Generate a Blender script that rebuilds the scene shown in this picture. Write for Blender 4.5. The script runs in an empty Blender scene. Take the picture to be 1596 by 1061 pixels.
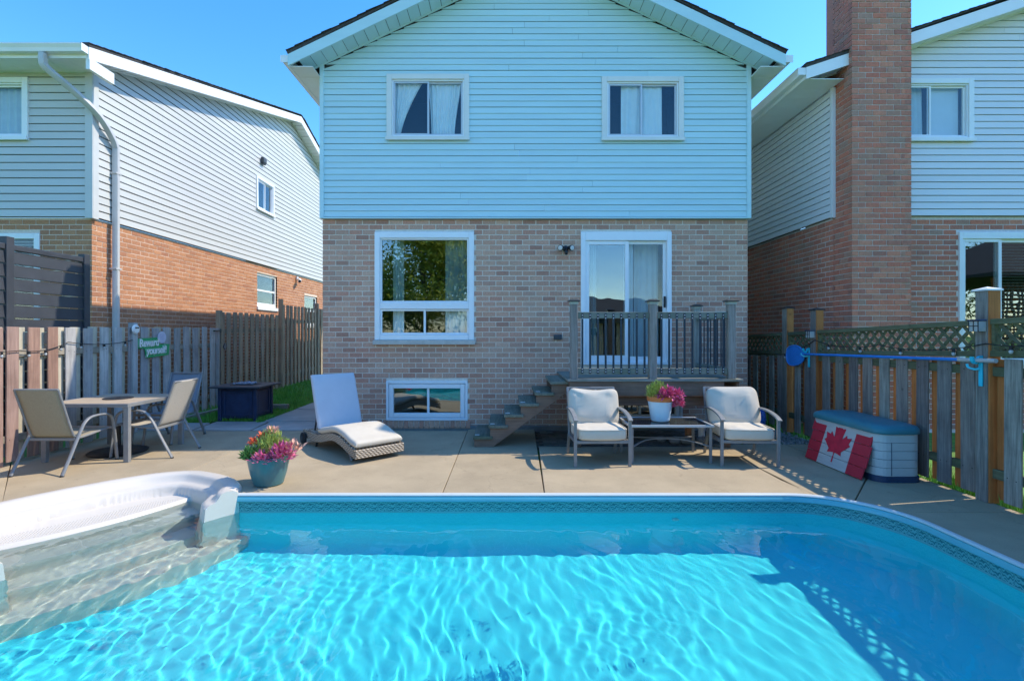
import bpy, bmesh, math, random
import numpy as np
from mathutils import Vector, Matrix, noise
from mathutils.geometry import tessellate_polygon

scene = bpy.context.scene
COL = scene.collection
RN = random.Random(11)
rad = math.radians
PI = math.pi

# ------------------------------------------------------------------ camera, sky, sun, exposure
EYE = 1.53
cam_data = bpy.data.cameras.new('camera')
cam = bpy.data.objects.new('camera', cam_data)
COL.objects.link(cam)
cam.location = (0, 0, EYE)
cam.rotation_euler = (rad(90), 0, 0)
cam_data.lens = 17.5
cam_data.sensor_width = 36
cam_data.shift_x = 0.005
cam_data.shift_y = -0.0066
cam_data.clip_start = 0.05
cam_data.clip_end = 2000
scene.camera = cam

SUN_DIR = Vector((0.85, 0.15, 1.0)).normalized()
world = bpy.data.worlds.new('World')
scene.world = world
world.use_nodes = True
wn = world.node_tree.nodes
wl = world.node_tree.links
wn.clear()
sky = wn.new('ShaderNodeTexSky')
sky.sky_type = 'NISHITA'
sky.sun_disc = False
sky.sun_elevation = math.asin(SUN_DIR.z)
sky.sun_rotation = math.atan2(SUN_DIR.x, SUN_DIR.y)
sky.altitude = 100
sky.air_density = 1.0
sky.dust_density = 0.2
sky.ozone_density = 3.0
hs = wn.new('ShaderNodeHueSaturation')
hs.inputs['Saturation'].default_value = 1.32
hs.inputs['Hue'].default_value = 0.502
hs.inputs['Value'].default_value = 1.0
bg = wn.new('ShaderNodeBackground')
bg.inputs['Strength'].default_value = 0.15
wo = wn.new('ShaderNodeOutputWorld')
wl.new(sky.outputs[0], hs.inputs['Color'])
wl.new(hs.outputs[0], bg.inputs['Color'])
wl.new(bg.outputs[0], wo.inputs['Surface'])

sun_data = bpy.data.lights.new('sun', 'SUN')
sun_data.energy = 2.0
sun_data.angle = rad(0.5)
sun_data.color = (1.0, 0.89, 0.72)
sun = bpy.data.objects.new('sun', sun_data)
COL.objects.link(sun)
sun.location = (20, 5, 25)
sun.rotation_euler = SUN_DIR.to_track_quat('Z', 'Y').to_euler()

scene.view_settings.view_transform = 'Standard'
scene.view_settings.look = 'None'
scene.view_settings.gamma = 1.0
scene.view_settings.use_curve_mapping = False
scene.view_settings.exposure = 1.38
scene.render.engine = 'CYCLES'
scene.cycles.use_denoising = True
try:
    scene.cycles.denoiser = 'OPENIMAGEDENOISE'
    scene.cycles.denoising_input_passes = 'RGB_ALBEDO_NORMAL'
except Exception:
    pass
scene.cycles.max_bounces = 10
scene.cycles.diffuse_bounces = 4
scene.cycles.glossy_bounces = 4
scene.cycles.transmission_bounces = 6
scene.cycles.transparent_max_bounces = 10
scene.cycles.caustics_refractive = True
scene.cycles.caustics_reflective = False
scene.cycles.blur_glossy = 0.4
scene.cycles.sample_clamp_indirect = 6.0
sun_data.cycles.is_caustics_light = True

# ------------------------------------------------------------------ mesh helpers
WOFF = {}


class MB:
    def __init__(s, fr=None):
        s.v = []; s.f = []; s.fr = fr; s.uv = None

    def add(s, verts, faces, m=None):
        b = len(s.v)
        fr = s.fr
        if m is not None and fr is not None:
            m = fr @ m
        elif m is None:
            m = fr
        if m is not None:
            verts = [m @ Vector(p) for p in verts]
        s.v.extend([tuple(p) for p in verts])
        s.f.extend([tuple(i + b for i in f) for f in faces])
        return s

    def box(s, x0, x1, y0, y1, z0, z1, m=None):
        v = [(x0, y0, z0), (x1, y0, z0), (x1, y1, z0), (x0, y1, z0), (x0, y0, z1), (x1, y0, z1), (x1, y1, z1), (x0, y1, z1)]
        f = [(0, 3, 2, 1), (4, 5, 6, 7), (0, 1, 5, 4), (1, 2, 6, 5), (2, 3, 7, 6), (3, 0, 4, 7)]
        return s.add(v, f, m)

    def bar(s, p, q, w, h, up=(0, 0, 1)):
        p = Vector(p); q = Vector(q); d = (q - p).normalized(); up = Vector(up)
        a = d.cross(up)
        if a.length < 1e-4:
            a = d.cross(Vector((0, 1, 0)))
        a.normalize(); b = a.cross(d).normalized()
        v = []
        for c in (p, q):
            for sa, sb in ((-1, -1), (1, -1), (1, 1), (-1, 1)):
                v.append(c + a * (sa * w / 2) + b * (sb * h / 2))
        f = [(3, 2, 1, 0), (4, 5, 6, 7), (0, 1, 5, 4), (1, 2, 6, 5), (2, 3, 7, 6), (3, 0, 4, 7)]
        return s.add(v, f)

    def sweep(s, pts, prof, close=False, caps=True, up=None):
        """sweep a closed 2-d profile (list of (a,b)) along pts."""
        pts = [Vector(p) for p in pts]
        n = len(pts); k = len(prof)
        tang = []
        for i in range(n):
            if close:
                t = pts[(i + 1) % n] - pts[i - 1]
            else:
                t = pts[min(i + 1, n - 1)] - pts[max(i - 1, 0)]
            tang.append(t.normalized())
        if up is None:
            ref = Vector((0, 0, 1)) if abs(tang[0].z) < .9 else Vector((0, 1, 0))
            a = tang[0].cross(ref).normalized()
            A = []
            for i in range(n):
                a = (a - tang[i] * a.dot(tang[i]))
                a.normalize(); A.append(a.copy())
        else:
            A = [t.cross(Vector(up)).normalized() for t in tang]
        v = []; f = []
        for i in range(n):
            b = A[i].cross(tang[i]).normalized()
            pr = prof[i] if isinstance(prof[0], list) else prof
            k = len(pr)
            for (x, y) in pr:
                v.append(pts[i] + A[i] * x + b * y)
        m = n if close else n - 1
        for i in range(m):
            for j in range(k):
                i2 = (i + 1) % n; j2 = (j + 1) % k
                f.append((i * k + j, i * k + j2, i2 * k + j2, i2 * k + j))
        if caps and not close:
            f.append(tuple(range(k))[::-1]); f.append(tuple((n - 1) * k + j for j in range(k)))
        return s.add(v, f)

    def tube(s, pts, r, seg=8, close=False):
        if isinstance(r, (list, tuple)):
            prof = [[(ri * math.cos(2 * PI * j / seg), ri * math.sin(2 * PI * j / seg)) for j in range(seg)] for ri in r]
        else:
            prof = [(r * math.cos(2 * PI * j / seg), r * math.sin(2 * PI * j / seg)) for j in range(seg)]
        return s.sweep(pts, prof, close)

    def lathe(s, prof, seg=24, c=(0, 0, 0), m=None, cap=True):
        v = []; f = []
        for (r, z) in prof:
            for j in range(seg):
                a = 2 * PI * j / seg
                v.append((c[0] + r * math.cos(a), c[1] + r * math.sin(a), c[2] + z))
        for i in range(len(prof) - 1):
            for j in range(seg):
                j2 = (j + 1) % seg
                f.append((i * seg + j, i * seg + j2, (i + 1) * seg + j2, (i + 1) * seg + j))
        if cap:
            f.append(tuple(range(seg))[::-1]); f.append(tuple((len(prof) - 1) * seg + j for j in range(seg)))
        return s.add(v, f, m)

    def prism(s, poly, z0, z1, m=None):
        n = len(poly)
        ar = sum(poly[i][0] * poly[(i + 1) % n][1] - poly[(i + 1) % n][0] * poly[i][1] for i in range(n))
        if ar < 0:
            poly = poly[::-1]
        v = [(x, y, z0) for x, y in poly] + [(x, y, z1) for x, y in poly]
        tris = tessellate_polygon([[Vector((x, y, 0)) for x, y in poly]])
        f = []
        for t in tris:
            a, b, c = t
            cr = (poly[b][0] - poly[a][0]) * (poly[c][1] - poly[a][1]) - (poly[b][1] - poly[a][1]) * (poly[c][0] - poly[a][0])
            if cr < 0:
                a, c = c, a
            f.append((a + n, b + n, c + n)); f.append((c, b, a))
        for i in range(n):
            j = (i + 1) % n
            f.append((i, j, j + n, i + n))
        return s.add(v, f, m)

    def grid(s, fn, nu, nv, m=None):
        v = []; f = []
        for i in range(nu + 1):
            for j in range(nv + 1):
                v.append(fn(i / nu, j / nv))
        for i in range(nu):
            for j in range(nv):
                a = i * (nv + 1) + j
                f.append((a, a + nv + 1, a + nv + 2, a + 1))
        return s.add(v, f, m)

    def ball(s, c, r, seg=12, rings=8, sc=(1, 1, 1), e=1.0, m=None, fn=None):
        """ellipsoid; e < 1 makes it boxier (superquadric)."""
        def pw(x):
            return math.copysign(abs(x) ** e, x)
        v = []; f = []
        for i in range(rings + 1):
            th = -PI / 2 + PI * i / rings
            for j in range(seg):
                ph = 2 * PI * j / seg
                p = Vector((pw(math.cos(th)) * pw(math.cos(ph)) * sc[0] * r, pw(math.cos(th)) * pw(math.sin(ph)) * sc[1] * r, pw(math.sin(th)) * sc[2] * r))
                if fn: p = fn(p)
                v.append((c[0] + p.x, c[1] + p.y, c[2] + p.z))
        for i in range(rings):
            for j in range(seg):
                j2 = (j + 1) % seg
                f.append((i * seg + j, i * seg + j2, (i + 1) * seg + j2, (i + 1) * seg + j))
        return s.add(v, f, m)

    def mesh(s, name, smooth=None):
        me = bpy.data.meshes.new(name)
        me.from_pydata(s.v, [], s.f)
        if s.uv is not None:
            ul = me.uv_layers.new(name='UVMap')
            for l in me.loops:
                ul.data[l.index].uv = s.uv[l.vertex_index]
        me.validate()
        if smooth is not None:
            me.polygons.foreach_set('use_smooth', [True] * len(me.polygons))
            me.set_sharp_from_angle(angle=rad(smooth))
        me.update()
        return me

    def build(s, name, mat, parent=None, smooth=None, bevel=0, seg=2, world=False, loc=None):
        me = s.mesh(name, smooth)
        return place(name, me, mat, parent, bevel, seg, world, loc)


def place(name, me, mat, parent=None, bevel=0, seg=2, world=False, loc=None):
    if mat is not None and len(me.materials) == 0:
        me.materials.append(mat)
    o = bpy.data.objects.new(name, me)
    COL.objects.link(o)
    if parent is not None:
        o.parent = parent
    if loc is not None:
        o.location = loc
    if world and parent is not None:
        o.location = -WOFF.get(parent.name, Vector((0, 0, 0)))
    WOFF[o.name] = Vector((0, 0, 0))
    if bevel:
        md = o.modifiers.new('bevel', 'BEVEL')
        md.width = bevel; md.segments = seg; md.limit_method = 'ANGLE'; md.angle_limit = rad(40)
    return o


def thing(name, label, cat, loc=(0, 0, 0), rz=0, group=None):
    o = bpy.data.objects.new(name, None)
    COL.objects.link(o)
    o.location = loc
    o.rotation_euler = (0, 0, rz)
    o.empty_display_size = .2
    o['label'] = label; o['category'] = cat
    if group: o['group'] = group
    WOFF[o.name] = Vector(loc)
    return o


def tag(o, label, cat, group=None):
    o['label'] = label; o['category'] = cat
    if group: o['group'] = group
    return o


def structure(o):
    o['kind'] = 'structure'
    return o


def copy_tree(o, parent=None):
    c = o.copy()
    COL.objects.link(c)
    c.parent = parent
    for ch in o.children:
        copy_tree(ch, c)
    return c


def frame(x, y, ang, z=0):
    return Matrix.Translation((x, y, z)) @ Matrix.Rotation(ang, 4, 'Z')


def crom(pts, n=8, close=False):
    """Catmull-Rom through points."""
    P = [Vector(p) for p in pts]; out = []
    k = len(P)
    for i in range(k if close else k - 1):
        if close:
            a, b, c, d = P[i - 1], P[i], P[(i + 1) % k], P[(i + 2) % k]
        else:
            a, b, c, d = P[max(i - 1, 0)], P[i], P[i + 1], P[min(i + 2, k - 1)]
        for j in range(n):
            t = j / n
            out.append(0.5 * ((2 * b) + (c - a) * t + (2 * a - 5 * b + 4 * c - d) * t * t + (3 * b - a - 3 * c + d) * t ** 3))
    if not close:
        out.append(P[-1])
    return out


def sstep(a, b, x):
    t = min(1, max(0, (x - a) / (b - a)))
    return t * t * (3 - 2 * t)


# ------------------------------------------------------------------ materials
def newmat(name):
    m = bpy.data.materials.new(name)
    m.use_nodes = True
    nt = m.node_tree
    return m, nt, nt.nodes['Principled BSDF']


def c4(c):
    return (c[0], c[1], c[2], 1)


def N(nt, typ, **kw):
    n = nt.nodes.new(typ)
    for k, v in kw.items():
        setattr(n, k, v)
    return n


def mixc(nt, fac, a, b, blend='MIX'):
    n = nt.nodes.new('ShaderNodeMix')
    n.data_type = 'RGBA'; n.blend_type = blend
    for sock, val in ((0, fac), (6, a), (7, b)):
        if hasattr(val, 'links') or hasattr(val, 'is_linked'):
            nt.links.new(val, n.inputs[sock])
        elif sock == 0:
            n.inputs[0].default_value = val
        else:
            n.inputs[sock].default_value = c4(val)
    return n.outputs[2]


def mth(nt, op, a, b=None, c=None, clamp=False):
    n = nt.nodes.new('ShaderNodeMath')
    n.operation = op; n.use_clamp = clamp
    for i, v in enumerate((a, b, c)):
        if v is None: continue
        if hasattr(v, 'is_linked'):
            nt.links.new(v, n.inputs[i])
        else:
            n.inputs[i].default_value = v
    return n.outputs[0]


def coords(nt, stretch=(1, 1, 1), rnd=True):
    tc = nt.nodes.new('ShaderNodeTexCoord')
    mp = nt.nodes.new('ShaderNodeMapping')
    mp.inputs['Scale'].default_value = stretch
    nt.links.new(tc.outputs['Object'], mp.inputs['Vector'])
    if rnd:
        oi = nt.nodes.new('ShaderNodeObjectInfo')
        s = mth(nt, 'MULTIPLY', oi.outputs['Random'], 37.0)
        cb = nt.nodes.new('ShaderNodeCombineXYZ')
        for i in range(3): nt.links.new(s, cb.inputs[i])
        nt.links.new(cb.outputs[0], mp.inputs['Location'])
    return mp.outputs[0]


def noise_tex(nt, vec, scale, detail=5, rough=.6, dist=0):
    n = nt.nodes.new('ShaderNodeTexNoise')
    n.inputs['Scale'].default_value = scale
    n.inputs['Detail'].default_value = detail
    n.inputs['Roughness'].default_value = rough
    n.inputs['Distortion'].default_value = dist
    nt.links.new(vec, n.inputs['Vector'])
    return n.outputs['Fac']


def ramp(nt, fac, stops, interp='LINEAR'):
    n = nt.nodes.new('ShaderNodeValToRGB')
    n.color_ramp.interpolation = interp
    el = n.color_ramp.elements
    while len(el) < len(stops): el.new(.5)
    for e, (p, c) in zip(el, stops):
        e.position = p
        e.color = c4(c) if not isinstance(c, (int, float)) else (c, c, c, 1)
    nt.links.new(fac, n.inputs['Fac'])
    return n.outputs['Color']


def bump(nt, bsdf, height, strength, dist=.01):
    b = nt.nodes.new('ShaderNodeBump')
    b.inputs['Strength'].default_value = strength
    b.inputs['Distance'].default_value = dist
    nt.links.new(height, b.inputs['Height'])
    nt.links.new(b.outputs[0], bsdf.inputs['Normal'])


def M(name, col, rough=.6, var=.15, scale=6, bmp=.0, bscale=60, bdist=.005, metal=0, spec=.4, objvar=0, stretch=(1, 1, 1), c2=None, c2amt=.5, c2scale=2.0, rvar=.1):
    m, nt, b = newmat(name)
    v = coords(nt, stretch)
    f1 = noise_tex(nt, v, scale)
    lo = [x * (1 - var) for x in col]; hi = [x * (1 + var) for x in col]
    c = mixc(nt, ramp(nt, f1, [(.3, 0), (.7, 1)]), lo, hi)
    if c2 is not None:
        f2 = noise_tex(nt, v, c2scale, 6, .65, .3)
        c = mixc(nt, mth(nt, 'MULTIPLY', ramp(nt, f2, [(.42, 0), (.66, 1)]), c2amt), c, c2)
    if objvar:
        oi = nt.nodes.new('ShaderNodeObjectInfo')
        h = nt.nodes.new('ShaderNodeHueSaturation')
        nt.links.new(c, h.inputs['Color'])
        val = mth(nt, 'MULTIPLY_ADD', oi.outputs['Random'], 2 * objvar, 1 - objvar)
        nt.links.new(val, h.inputs['Value'])
        c = h.outputs[0]
    nt.links.new(c, b.inputs['Base Color'])
    r = mth(nt, 'MULTIPLY_ADD', f1, rvar * 2, rough - rvar)
    nt.links.new(r, b.inputs['Roughness'])
    b.inputs['Metallic'].default_value = metal
    b.inputs['Specular IOR Level'].default_value = spec
    if bmp:
        bump(nt, b, noise_tex(nt, v, bscale, 4), bmp, bdist)
    return m


def mat_wood(name, palette, grain=.35, along='z', rough=.8, bmp=.5, dirt=None):
    """weathered board; per-object tone from a palette, grain along one local axis."""
    m, nt, b = newmat(name)
    st = {'z': (24, 24, 1.2), 'x': (1.2, 24, 24), 'y': (24, 1.2, 24)}[along]
    v = coords(nt, st)
    v1 = coords(nt, (1, 1, 1))
    oi = nt.nodes.new('ShaderNodeObjectInfo')
    n = len(palette)
    base = ramp(nt, oi.outputs['Random'], [(i / max(1, n - 1), c) for i, c in enumerate(palette)])
    g = noise_tex(nt, v, 1.6, 6, .7, .6)
    gr = ramp(nt, g, [(.25, 1 - grain), (.5, 1.0), (.75, 1 + grain)])
    c = mixc(nt, 1.0, base, gr, 'MULTIPLY')
    bl = noise_tex(nt, v1, 2.5, 5, .6)
    c = mixc(nt, mth(nt, 'MULTIPLY', ramp(nt, bl, [(.45, 0), (.7, 1)]), .45), c, dirt or tuple(x * .5 for x in palette[0]))
    # knots
    kv = nt.nodes.new('ShaderNodeTexVoronoi'); kv.inputs['Scale'].default_value = 3.2
    nt.links.new(v1, kv.inputs['Vector'])
    k = ramp(nt, kv.outputs['Distance'], [(.03, 1), (.075, 0)])
    c = mixc(nt, mth(nt, 'MULTIPLY', k, .6), c, tuple(x * .3 for x in palette[0]))
    nt.links.new(c, b.inputs['Base Color'])
    b.inputs['Roughness'].default_value = rough
    b.inputs['Specular IOR Level'].default_value = .25
    bump(nt, b, g, bmp, .004)
    return m


def mat_brick(name, palette, stain=(.1, .09, .08)):
    m, nt, b = newmat(name)
    tc = nt.nodes.new('ShaderNodeTexCoord')
    geo = nt.nodes.new('ShaderNodeNewGeometry')
    oi = nt.nodes.new('ShaderNodeObjectInfo')
    r = mth(nt, 'FRACT', mth(nt, 'ADD', mth(nt, 'MULTIPLY', oi.outputs['Random'], 1.0), geo.outputs['Random Per Island']))
    n = len(palette)
    base = ramp(nt, r, [(i / (n - 1), c) for i, c in enumerate(palette)])
    f = noise_tex(nt, geo.outputs['Position'], 45, 5, .65)
    c = mixc(nt, 1.0, base, ramp(nt, f, [(.3, .75), (.7, 1.22)]), 'MULTIPLY')
    f2 = noise_tex(nt, geo.outputs['Position'], 1.1, 6, .62)
    c = mixc(nt, mth(nt, 'MULTIPLY', ramp(nt, f2, [(.5, 0), (.72, 1)]), .45), c, stain)
    nt.links.new(c, b.inputs['Base Color'])
    b.inputs['Roughness'].default_value = .85
    b.inputs['Specular IOR Level'].default_value = .25
    bump(nt, b, f, .35, .004)
    return m


def mat_glass(name, tint=(.55, .62, .62), ior=1.9, rough=0.0):
    m, nt, b = newmat(name)
    nt.nodes.remove(b)
    out = nt.nodes['Material Output']
    tr = N(nt, 'ShaderNodeBsdfTransparent'); tr.inputs[0].default_value = c4(tint)
    gl = N(nt, 'ShaderNodeBsdfGlossy'); gl.inputs['Roughness'].default_value = rough
    gl.inputs['Color'].default_value = (.95, 1, 1, 1)
    lwt = N(nt, 'ShaderNodeLayerWeight'); lwt.inputs['Blend'].default_value = .5
    f0 = ior
    fac_ = mth(nt, 'MULTIPLY_ADD', mth(nt, 'POWER', lwt.outputs['Facing'], 5.0), 1 - f0, f0)
    # faint waviness of old panes
    g = nt.nodes.new('ShaderNodeNewGeometry')
    nz = noise_tex(nt, g.outputs['Position'], 1.5, 2)
    bp = N(nt, 'ShaderNodeBump'); bp.inputs['Strength'].default_value = .05; bp.inputs['Distance'].default_value = .05
    nt.links.new(nz, bp.inputs['Height']); nt.links.new(bp.outputs[0], gl.inputs['Normal'])
    mx = N(nt, 'ShaderNodeMixShader')
    nt.links.new(fac_, mx.inputs[0]); nt.links.new(tr.outputs[0], mx.inputs[1]); nt.links.new(gl.outputs[0], mx.inputs[2])
    nt.links.new(mx.outputs[0], out.inputs['Surface'])
    return m


def mat_leaf(name, col, c2, trans=.35):
    m = M(name, col, .55, .35, 3, c2=c2, c2amt=.7, c2scale=2, spec=.4)
    nt = m.node_tree; b = nt.nodes['Principled BSDF']; out = nt.nodes['Material Output']
    tl = nt.nodes.new('ShaderNodeBsdfTranslucent'); tl.inputs[0].default_value = (c2[0] * 1.3, c2[1] * 1.3, c2[2], 1)
    mx = nt.nodes.new('ShaderNodeMixShader'); mx.inputs[0].default_value = trans
    nt.links.new(b.outputs[0], mx.inputs[1]); nt.links.new(tl.outputs[0], mx.inputs[2]); nt.links.new(mx.outputs[0], out.inputs['Surface'])
    return m

# ------------------------------------------------------------------ ground, patio, pool, water
MT = {}
MT['concrete'] = M('concrete', (.45, .37, .26), .8, .10, 3.0, .25, 90, .003, c2=(.36, .30, .21), c2amt=.5, c2scale=1.3, spec=.3)
def mat_concrete(name, col):
    m, nt, b = newmat(name)
    v = coords(nt, (1, 1, 1), False)
    c = mixc(nt, ramp(nt, noise_tex(nt, v, 2.2, 6), [(.3, 0), (.7, 1)]), [x * .88 for x in col], [x * 1.1 for x in col])
    big = noise_tex(nt, v, .8, 6, .65, .4)
    c = mixc(nt, mth(nt, 'MULTIPLY', ramp(nt, big, [(.48, 0), (.7, 1)]), .35), c, [x * .72 for x in col])
    st = noise_tex(nt, v, 5.5, 7, .7, 1.0)
    c = mixc(nt, mth(nt, 'MULTIPLY', ramp(nt, st, [(.60, 0), (.72, 1)]), .4), c, [x * .55 for x in col])
    sp = noise_tex(nt, v, 160, 2)
    c = mixc(nt, 1.0, c, ramp(nt, sp, [(.3, .80), (.7, 1.14)]), 'MULTIPLY')
    vo = nt.nodes.new('ShaderNodeTexVoronoi'); vo.feature = 'DISTANCE_TO_EDGE'; vo.inputs['Scale'].default_value = .55
    wv = mixc(nt, .35, v, noise_col(nt, v, 3.0), 'ADD')
    nt.links.new(wv, vo.inputs['Vector'])
    ck = mth(nt, 'MULTIPLY', ramp(nt, vo.outputs['Distance'], [(.0, 1), (.003, 0)]), .25)
    c = mixc(nt, ck, c, [x * .3 for x in col])
    oi = nt.nodes.new('ShaderNodeObjectInfo'); h = nt.nodes.new('ShaderNodeHueSaturation')
    nt.links.new(c, h.inputs['Color']); nt.links.new(mth(nt, 'MULTIPLY_ADD', oi.outputs['Random'], .14, .93), h.inputs['Value'])
    nt.links.new(h.outputs[0], b.inputs['Base Color'])
    b.inputs['Roughness'].default_value = .8; b.inputs['Specular IOR Level'].default_value = .3
    bump(nt, b, noise_tex(nt, v, 110, 4), .3, .003)
    return m


def noise_col(nt, vec, scale):
    n = nt.nodes.new('ShaderNodeTexNoise'); n.inputs['Scale'].default_value = scale; n.inputs['Detail'].default_value = 4
    nt.links.new(vec, n.inputs['Vector'])
    return n.outputs['Color']


MT['concrete'] = mat_concrete('patio_concrete', (.42, .335, .22))
MT['concrete_grey'] = M('concrete_grey', (.42, .40, .37), .85, .12, 4.0, .25, 90, .003, c2=(.28, .27, .25), c2amt=.5, c2scale=1.5, spec=.3)
MT['lawn'] = M('lawn', (.10, .26, .035), .9, .4, 8, .6, 80, .02, c2=(.13, .17, .04), c2amt=.5, c2scale=1.2)
MT['soil'] = M('soil', (.09, .07, .05), .95, .4, 20, .7, 70, .01)
MT['shell_white'] = M('shell_white', (.62, .575, .51), .35, .04, 3, .05, 200, .001, spec=.5, c2=(.58, .53, .47), c2amt=.3, c2scale=3)
MT['coping_white'] = M('coping_white', (.60, .63, .62), .35, .04, 3, spec=.5)

POOL_R, POOL_F, POOL_N, POOL_L = 3.40, 4.74, 0.55, -3.68
WATER_Z = -0.17
FLOOR_Z = -1.02
SM = Vector((-3.287, 4.098))                 # middle of the step opening
ST = Vector((-.582, -.813)); SN = Vector((-.813, .582))


def step_local(x, y):
    d = Vector((x, y)) - SM
    return d.dot(ST), d.dot(SN)


def step_world(t, n):
    p = SM + ST * t + SN * n
    return p.x, p.y


half = [(.95, -.20), (1.08, -.02), (1.15, .25), (1.135, .55), (1.03, .88), (.75, 1.10), (.38, 1.19), (0, 1.21)]
ctrl = [(-a, b) for a, b in half] + [(a, b) for a, b in half[::-1][1:]]
RIM = [(p.x, p.y) for p in crom([(a, b, 0) for a, b in ctrl], 7)]     # (t, n), from A side to B side


def arc(cx, cy, r, a0, a1, n):
    return [(cx + r * math.cos(rad(a0 + (a1 - a0) * i / n)), cy + r * math.sin(rad(a0 + (a1 - a0) * i / n))) for i in range(n + 1)]


PA = step_world(-.95, -.20)
PB = step_world(.95, -.20)
RC = .78
wall_path = [(PA[0] - .10, POOL_F), (PA[0] + .05, POOL_F)]
x = PA[0] + .3
while x < POOL_R - RC - .1:
    wall_path.append((x, POOL_F)); x += .25
wall_path += arc(POOL_R - RC, POOL_F - RC, RC, 90, 0, 18)
wall_path += [(POOL_R, POOL_F - RC - .4 * i) for i in range(1, 7)]
wall_path += arc(POOL_R - .5, POOL_N + .5, .5, 0, -90, 10)
wall_path += [(2.5 - .4 * i, POOL_N) for i in range(14)]
wall_path += arc(POOL_L + .5, POOL_N + .5, .5, -90, -180, 10)
wall_path += [(POOL_L, 1.4), (POOL_L, 2.0), (POOL_L, 2.6), (POOL_L, 3.2), (POOL_L, PB[1])]
pool_poly = wall_path + [step_world(t, n) for t, n in RIM[::-1]]


def inside(poly, x, y):
    c = False; n = len(poly); j = n - 1
    for i in range(n):
        xi, yi = poly[i]; xj, yj = poly[j]
        if (yi > y) != (yj > y) and x < (xj - xi) * (y - yi) / (yj - yi) + xi:
            c = not c
        j = i
    return c


def seg_dist(poly, x, y):
    best = 9; p = Vector((x, y))
    for i in range(len(poly) - 1):
        a = Vector(poly[i]); b = Vector(poly[i + 1]); ab = b - a
        t = max(0, min(1, (p - a).dot(ab) / max(ab.length_squared, 1e-9)))
        best = min(best, (p - a - ab * t).length)
    return best


def liner_mat():
    m, nt, b = newmat('pool_liner')
    uv = nt.nodes.new('ShaderNodeUVMap')
    sp = nt.nodes.new('ShaderNodeSeparateXYZ'); nt.links.new(uv.outputs[0], sp.inputs[0])
    u, v = sp.outputs[0], sp.outputs[1]
    g = nt.nodes.new('ShaderNodeNewGeometry')
    nz = noise_tex(nt, g.outputs['Position'], 9, 5)
    base = mixc(nt, nz, (.06, .78, .88), (.10, .83, .91))
    # printed border: two thin ruled lines, a scroll motif, and a soft lower fade
    k = 2 * PI / .085
    s1 = mth(nt, 'SINE', mth(nt, 'MULTIPLY', u, k))
    vv = mth(nt, 'MULTIPLY', mth(nt, 'ADD', v, .125), 95)
    s2 = mth(nt, 'SINE', mth(nt, 'ADD', mth(nt, 'MULTIPLY', u, k * .5), mth(nt, 'MULTIPLY', s1, 1.7)))
    sc = mth(nt, 'ABSOLUTE', mth(nt, 'SUBTRACT', vv, mth(nt, 'MULTIPLY', s2, 2.2)))
    s3 = mth(nt, 'SINE', mth(nt, 'ADD', mth(nt, 'MULTIPLY', u, k * 1.5), mth(nt, 'MULTIPLY', vv, .9)))
    scr = mth(nt, 'MULTIPLY', mth(nt, 'SINE', mth(nt, 'ADD', mth(nt, 'MULTIPLY', sc, 2.4), mth(nt, 'MULTIPLY', s3, 1.3))), .5)
    scr = mth(nt, 'ADD', scr, .5, clamp=True)
    motif = mixc(nt, ramp(nt, scr, [(.35, 0), (.6, 1)]), (.02, .17, .20), (.13, .42, .43))
    lines = mth(nt, 'SINE', mth(nt, 'MULTIPLY', v, 2 * PI / .021))
    top = mixc(nt, ramp(nt, lines, [(.45, 0), (.6, 1)]), (.03, .22, .25), (.10, .37, .38))
    band = mixc(nt, ramp(nt, mth(nt, 'MULTIPLY_ADD', v, 40, 40 * .083), [(.45, 0), (.55, 1)]), motif, top)
    low = mth(nt, 'GREATER_THAN', v, -.158)
    band = mixc(nt, low, (.14, .42, .44), band)
    isb = mth(nt, 'GREATER_THAN', v, -.182)
    c = mixc(nt, isb, base, band)
    nt.links.new(c, b.inputs['Base Color'])
    b.inputs['Roughness'].default_value = .45
    b.inputs['Specular IOR Level'].default_value = .3
    return m


MT['liner'] = liner_mat()


def water_mat():
    m, nt, b = newmat('pool_water')
    b.inputs['Base Color'].default_value = (.77, 1.0, 1.0, 1)
    b.inputs['Roughness'].default_value = 0.0
    b.inputs['IOR'].default_value = 1.333
    b.inputs['Transmission Weight'].default_value = 1.0
    return m


MT['water'] = water_mat()

# ground sheet with the pool cut out of it (four strips round a rectangle)
gr = MB()
S = 400
bx0, bx1, by0, by1 = -4.7, 3.6, .35, 5.65
gz = -.06
for (a, b_, c, d) in ((-S, bx0, -S, S), (bx1, S, -S, S), (bx0, bx1, -S, by0), (bx0, bx1, by1, S)):
    gr.add([(a, c, gz), (b_, c, gz), (b_, d, gz), (a, d, gz)], [(0, 1, 2, 3)])
ground = structure(gr.build('ground', MT['lawn']))

# patio slabs
patio = bpy.data.objects.new('patio', None)
COL.objects.link(patio); patio['kind'] = 'structure'
WOFF['patio'] = Vector((0, 0, 0))


def slab(poly, mat='concrete', z=0.0, name='slab', par=patio):
    o = MB().prism(poly, z - .1, z).build(name, MT[mat], par, bevel=.006, seg=2)
    return o


CO = .026      # coping overhang on the patio
OUT = [(p[0], p[1]) for p in wall_path]


def off_arc(a0, a1, n=16):
    return arc(POOL_R - RC, POOL_F - RC, RC + CO, a0, a1, n)


FY = POOL_F + CO
J = .004
rimw = [step_world(t * 1.0, n) for t, n in RIM]
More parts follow.
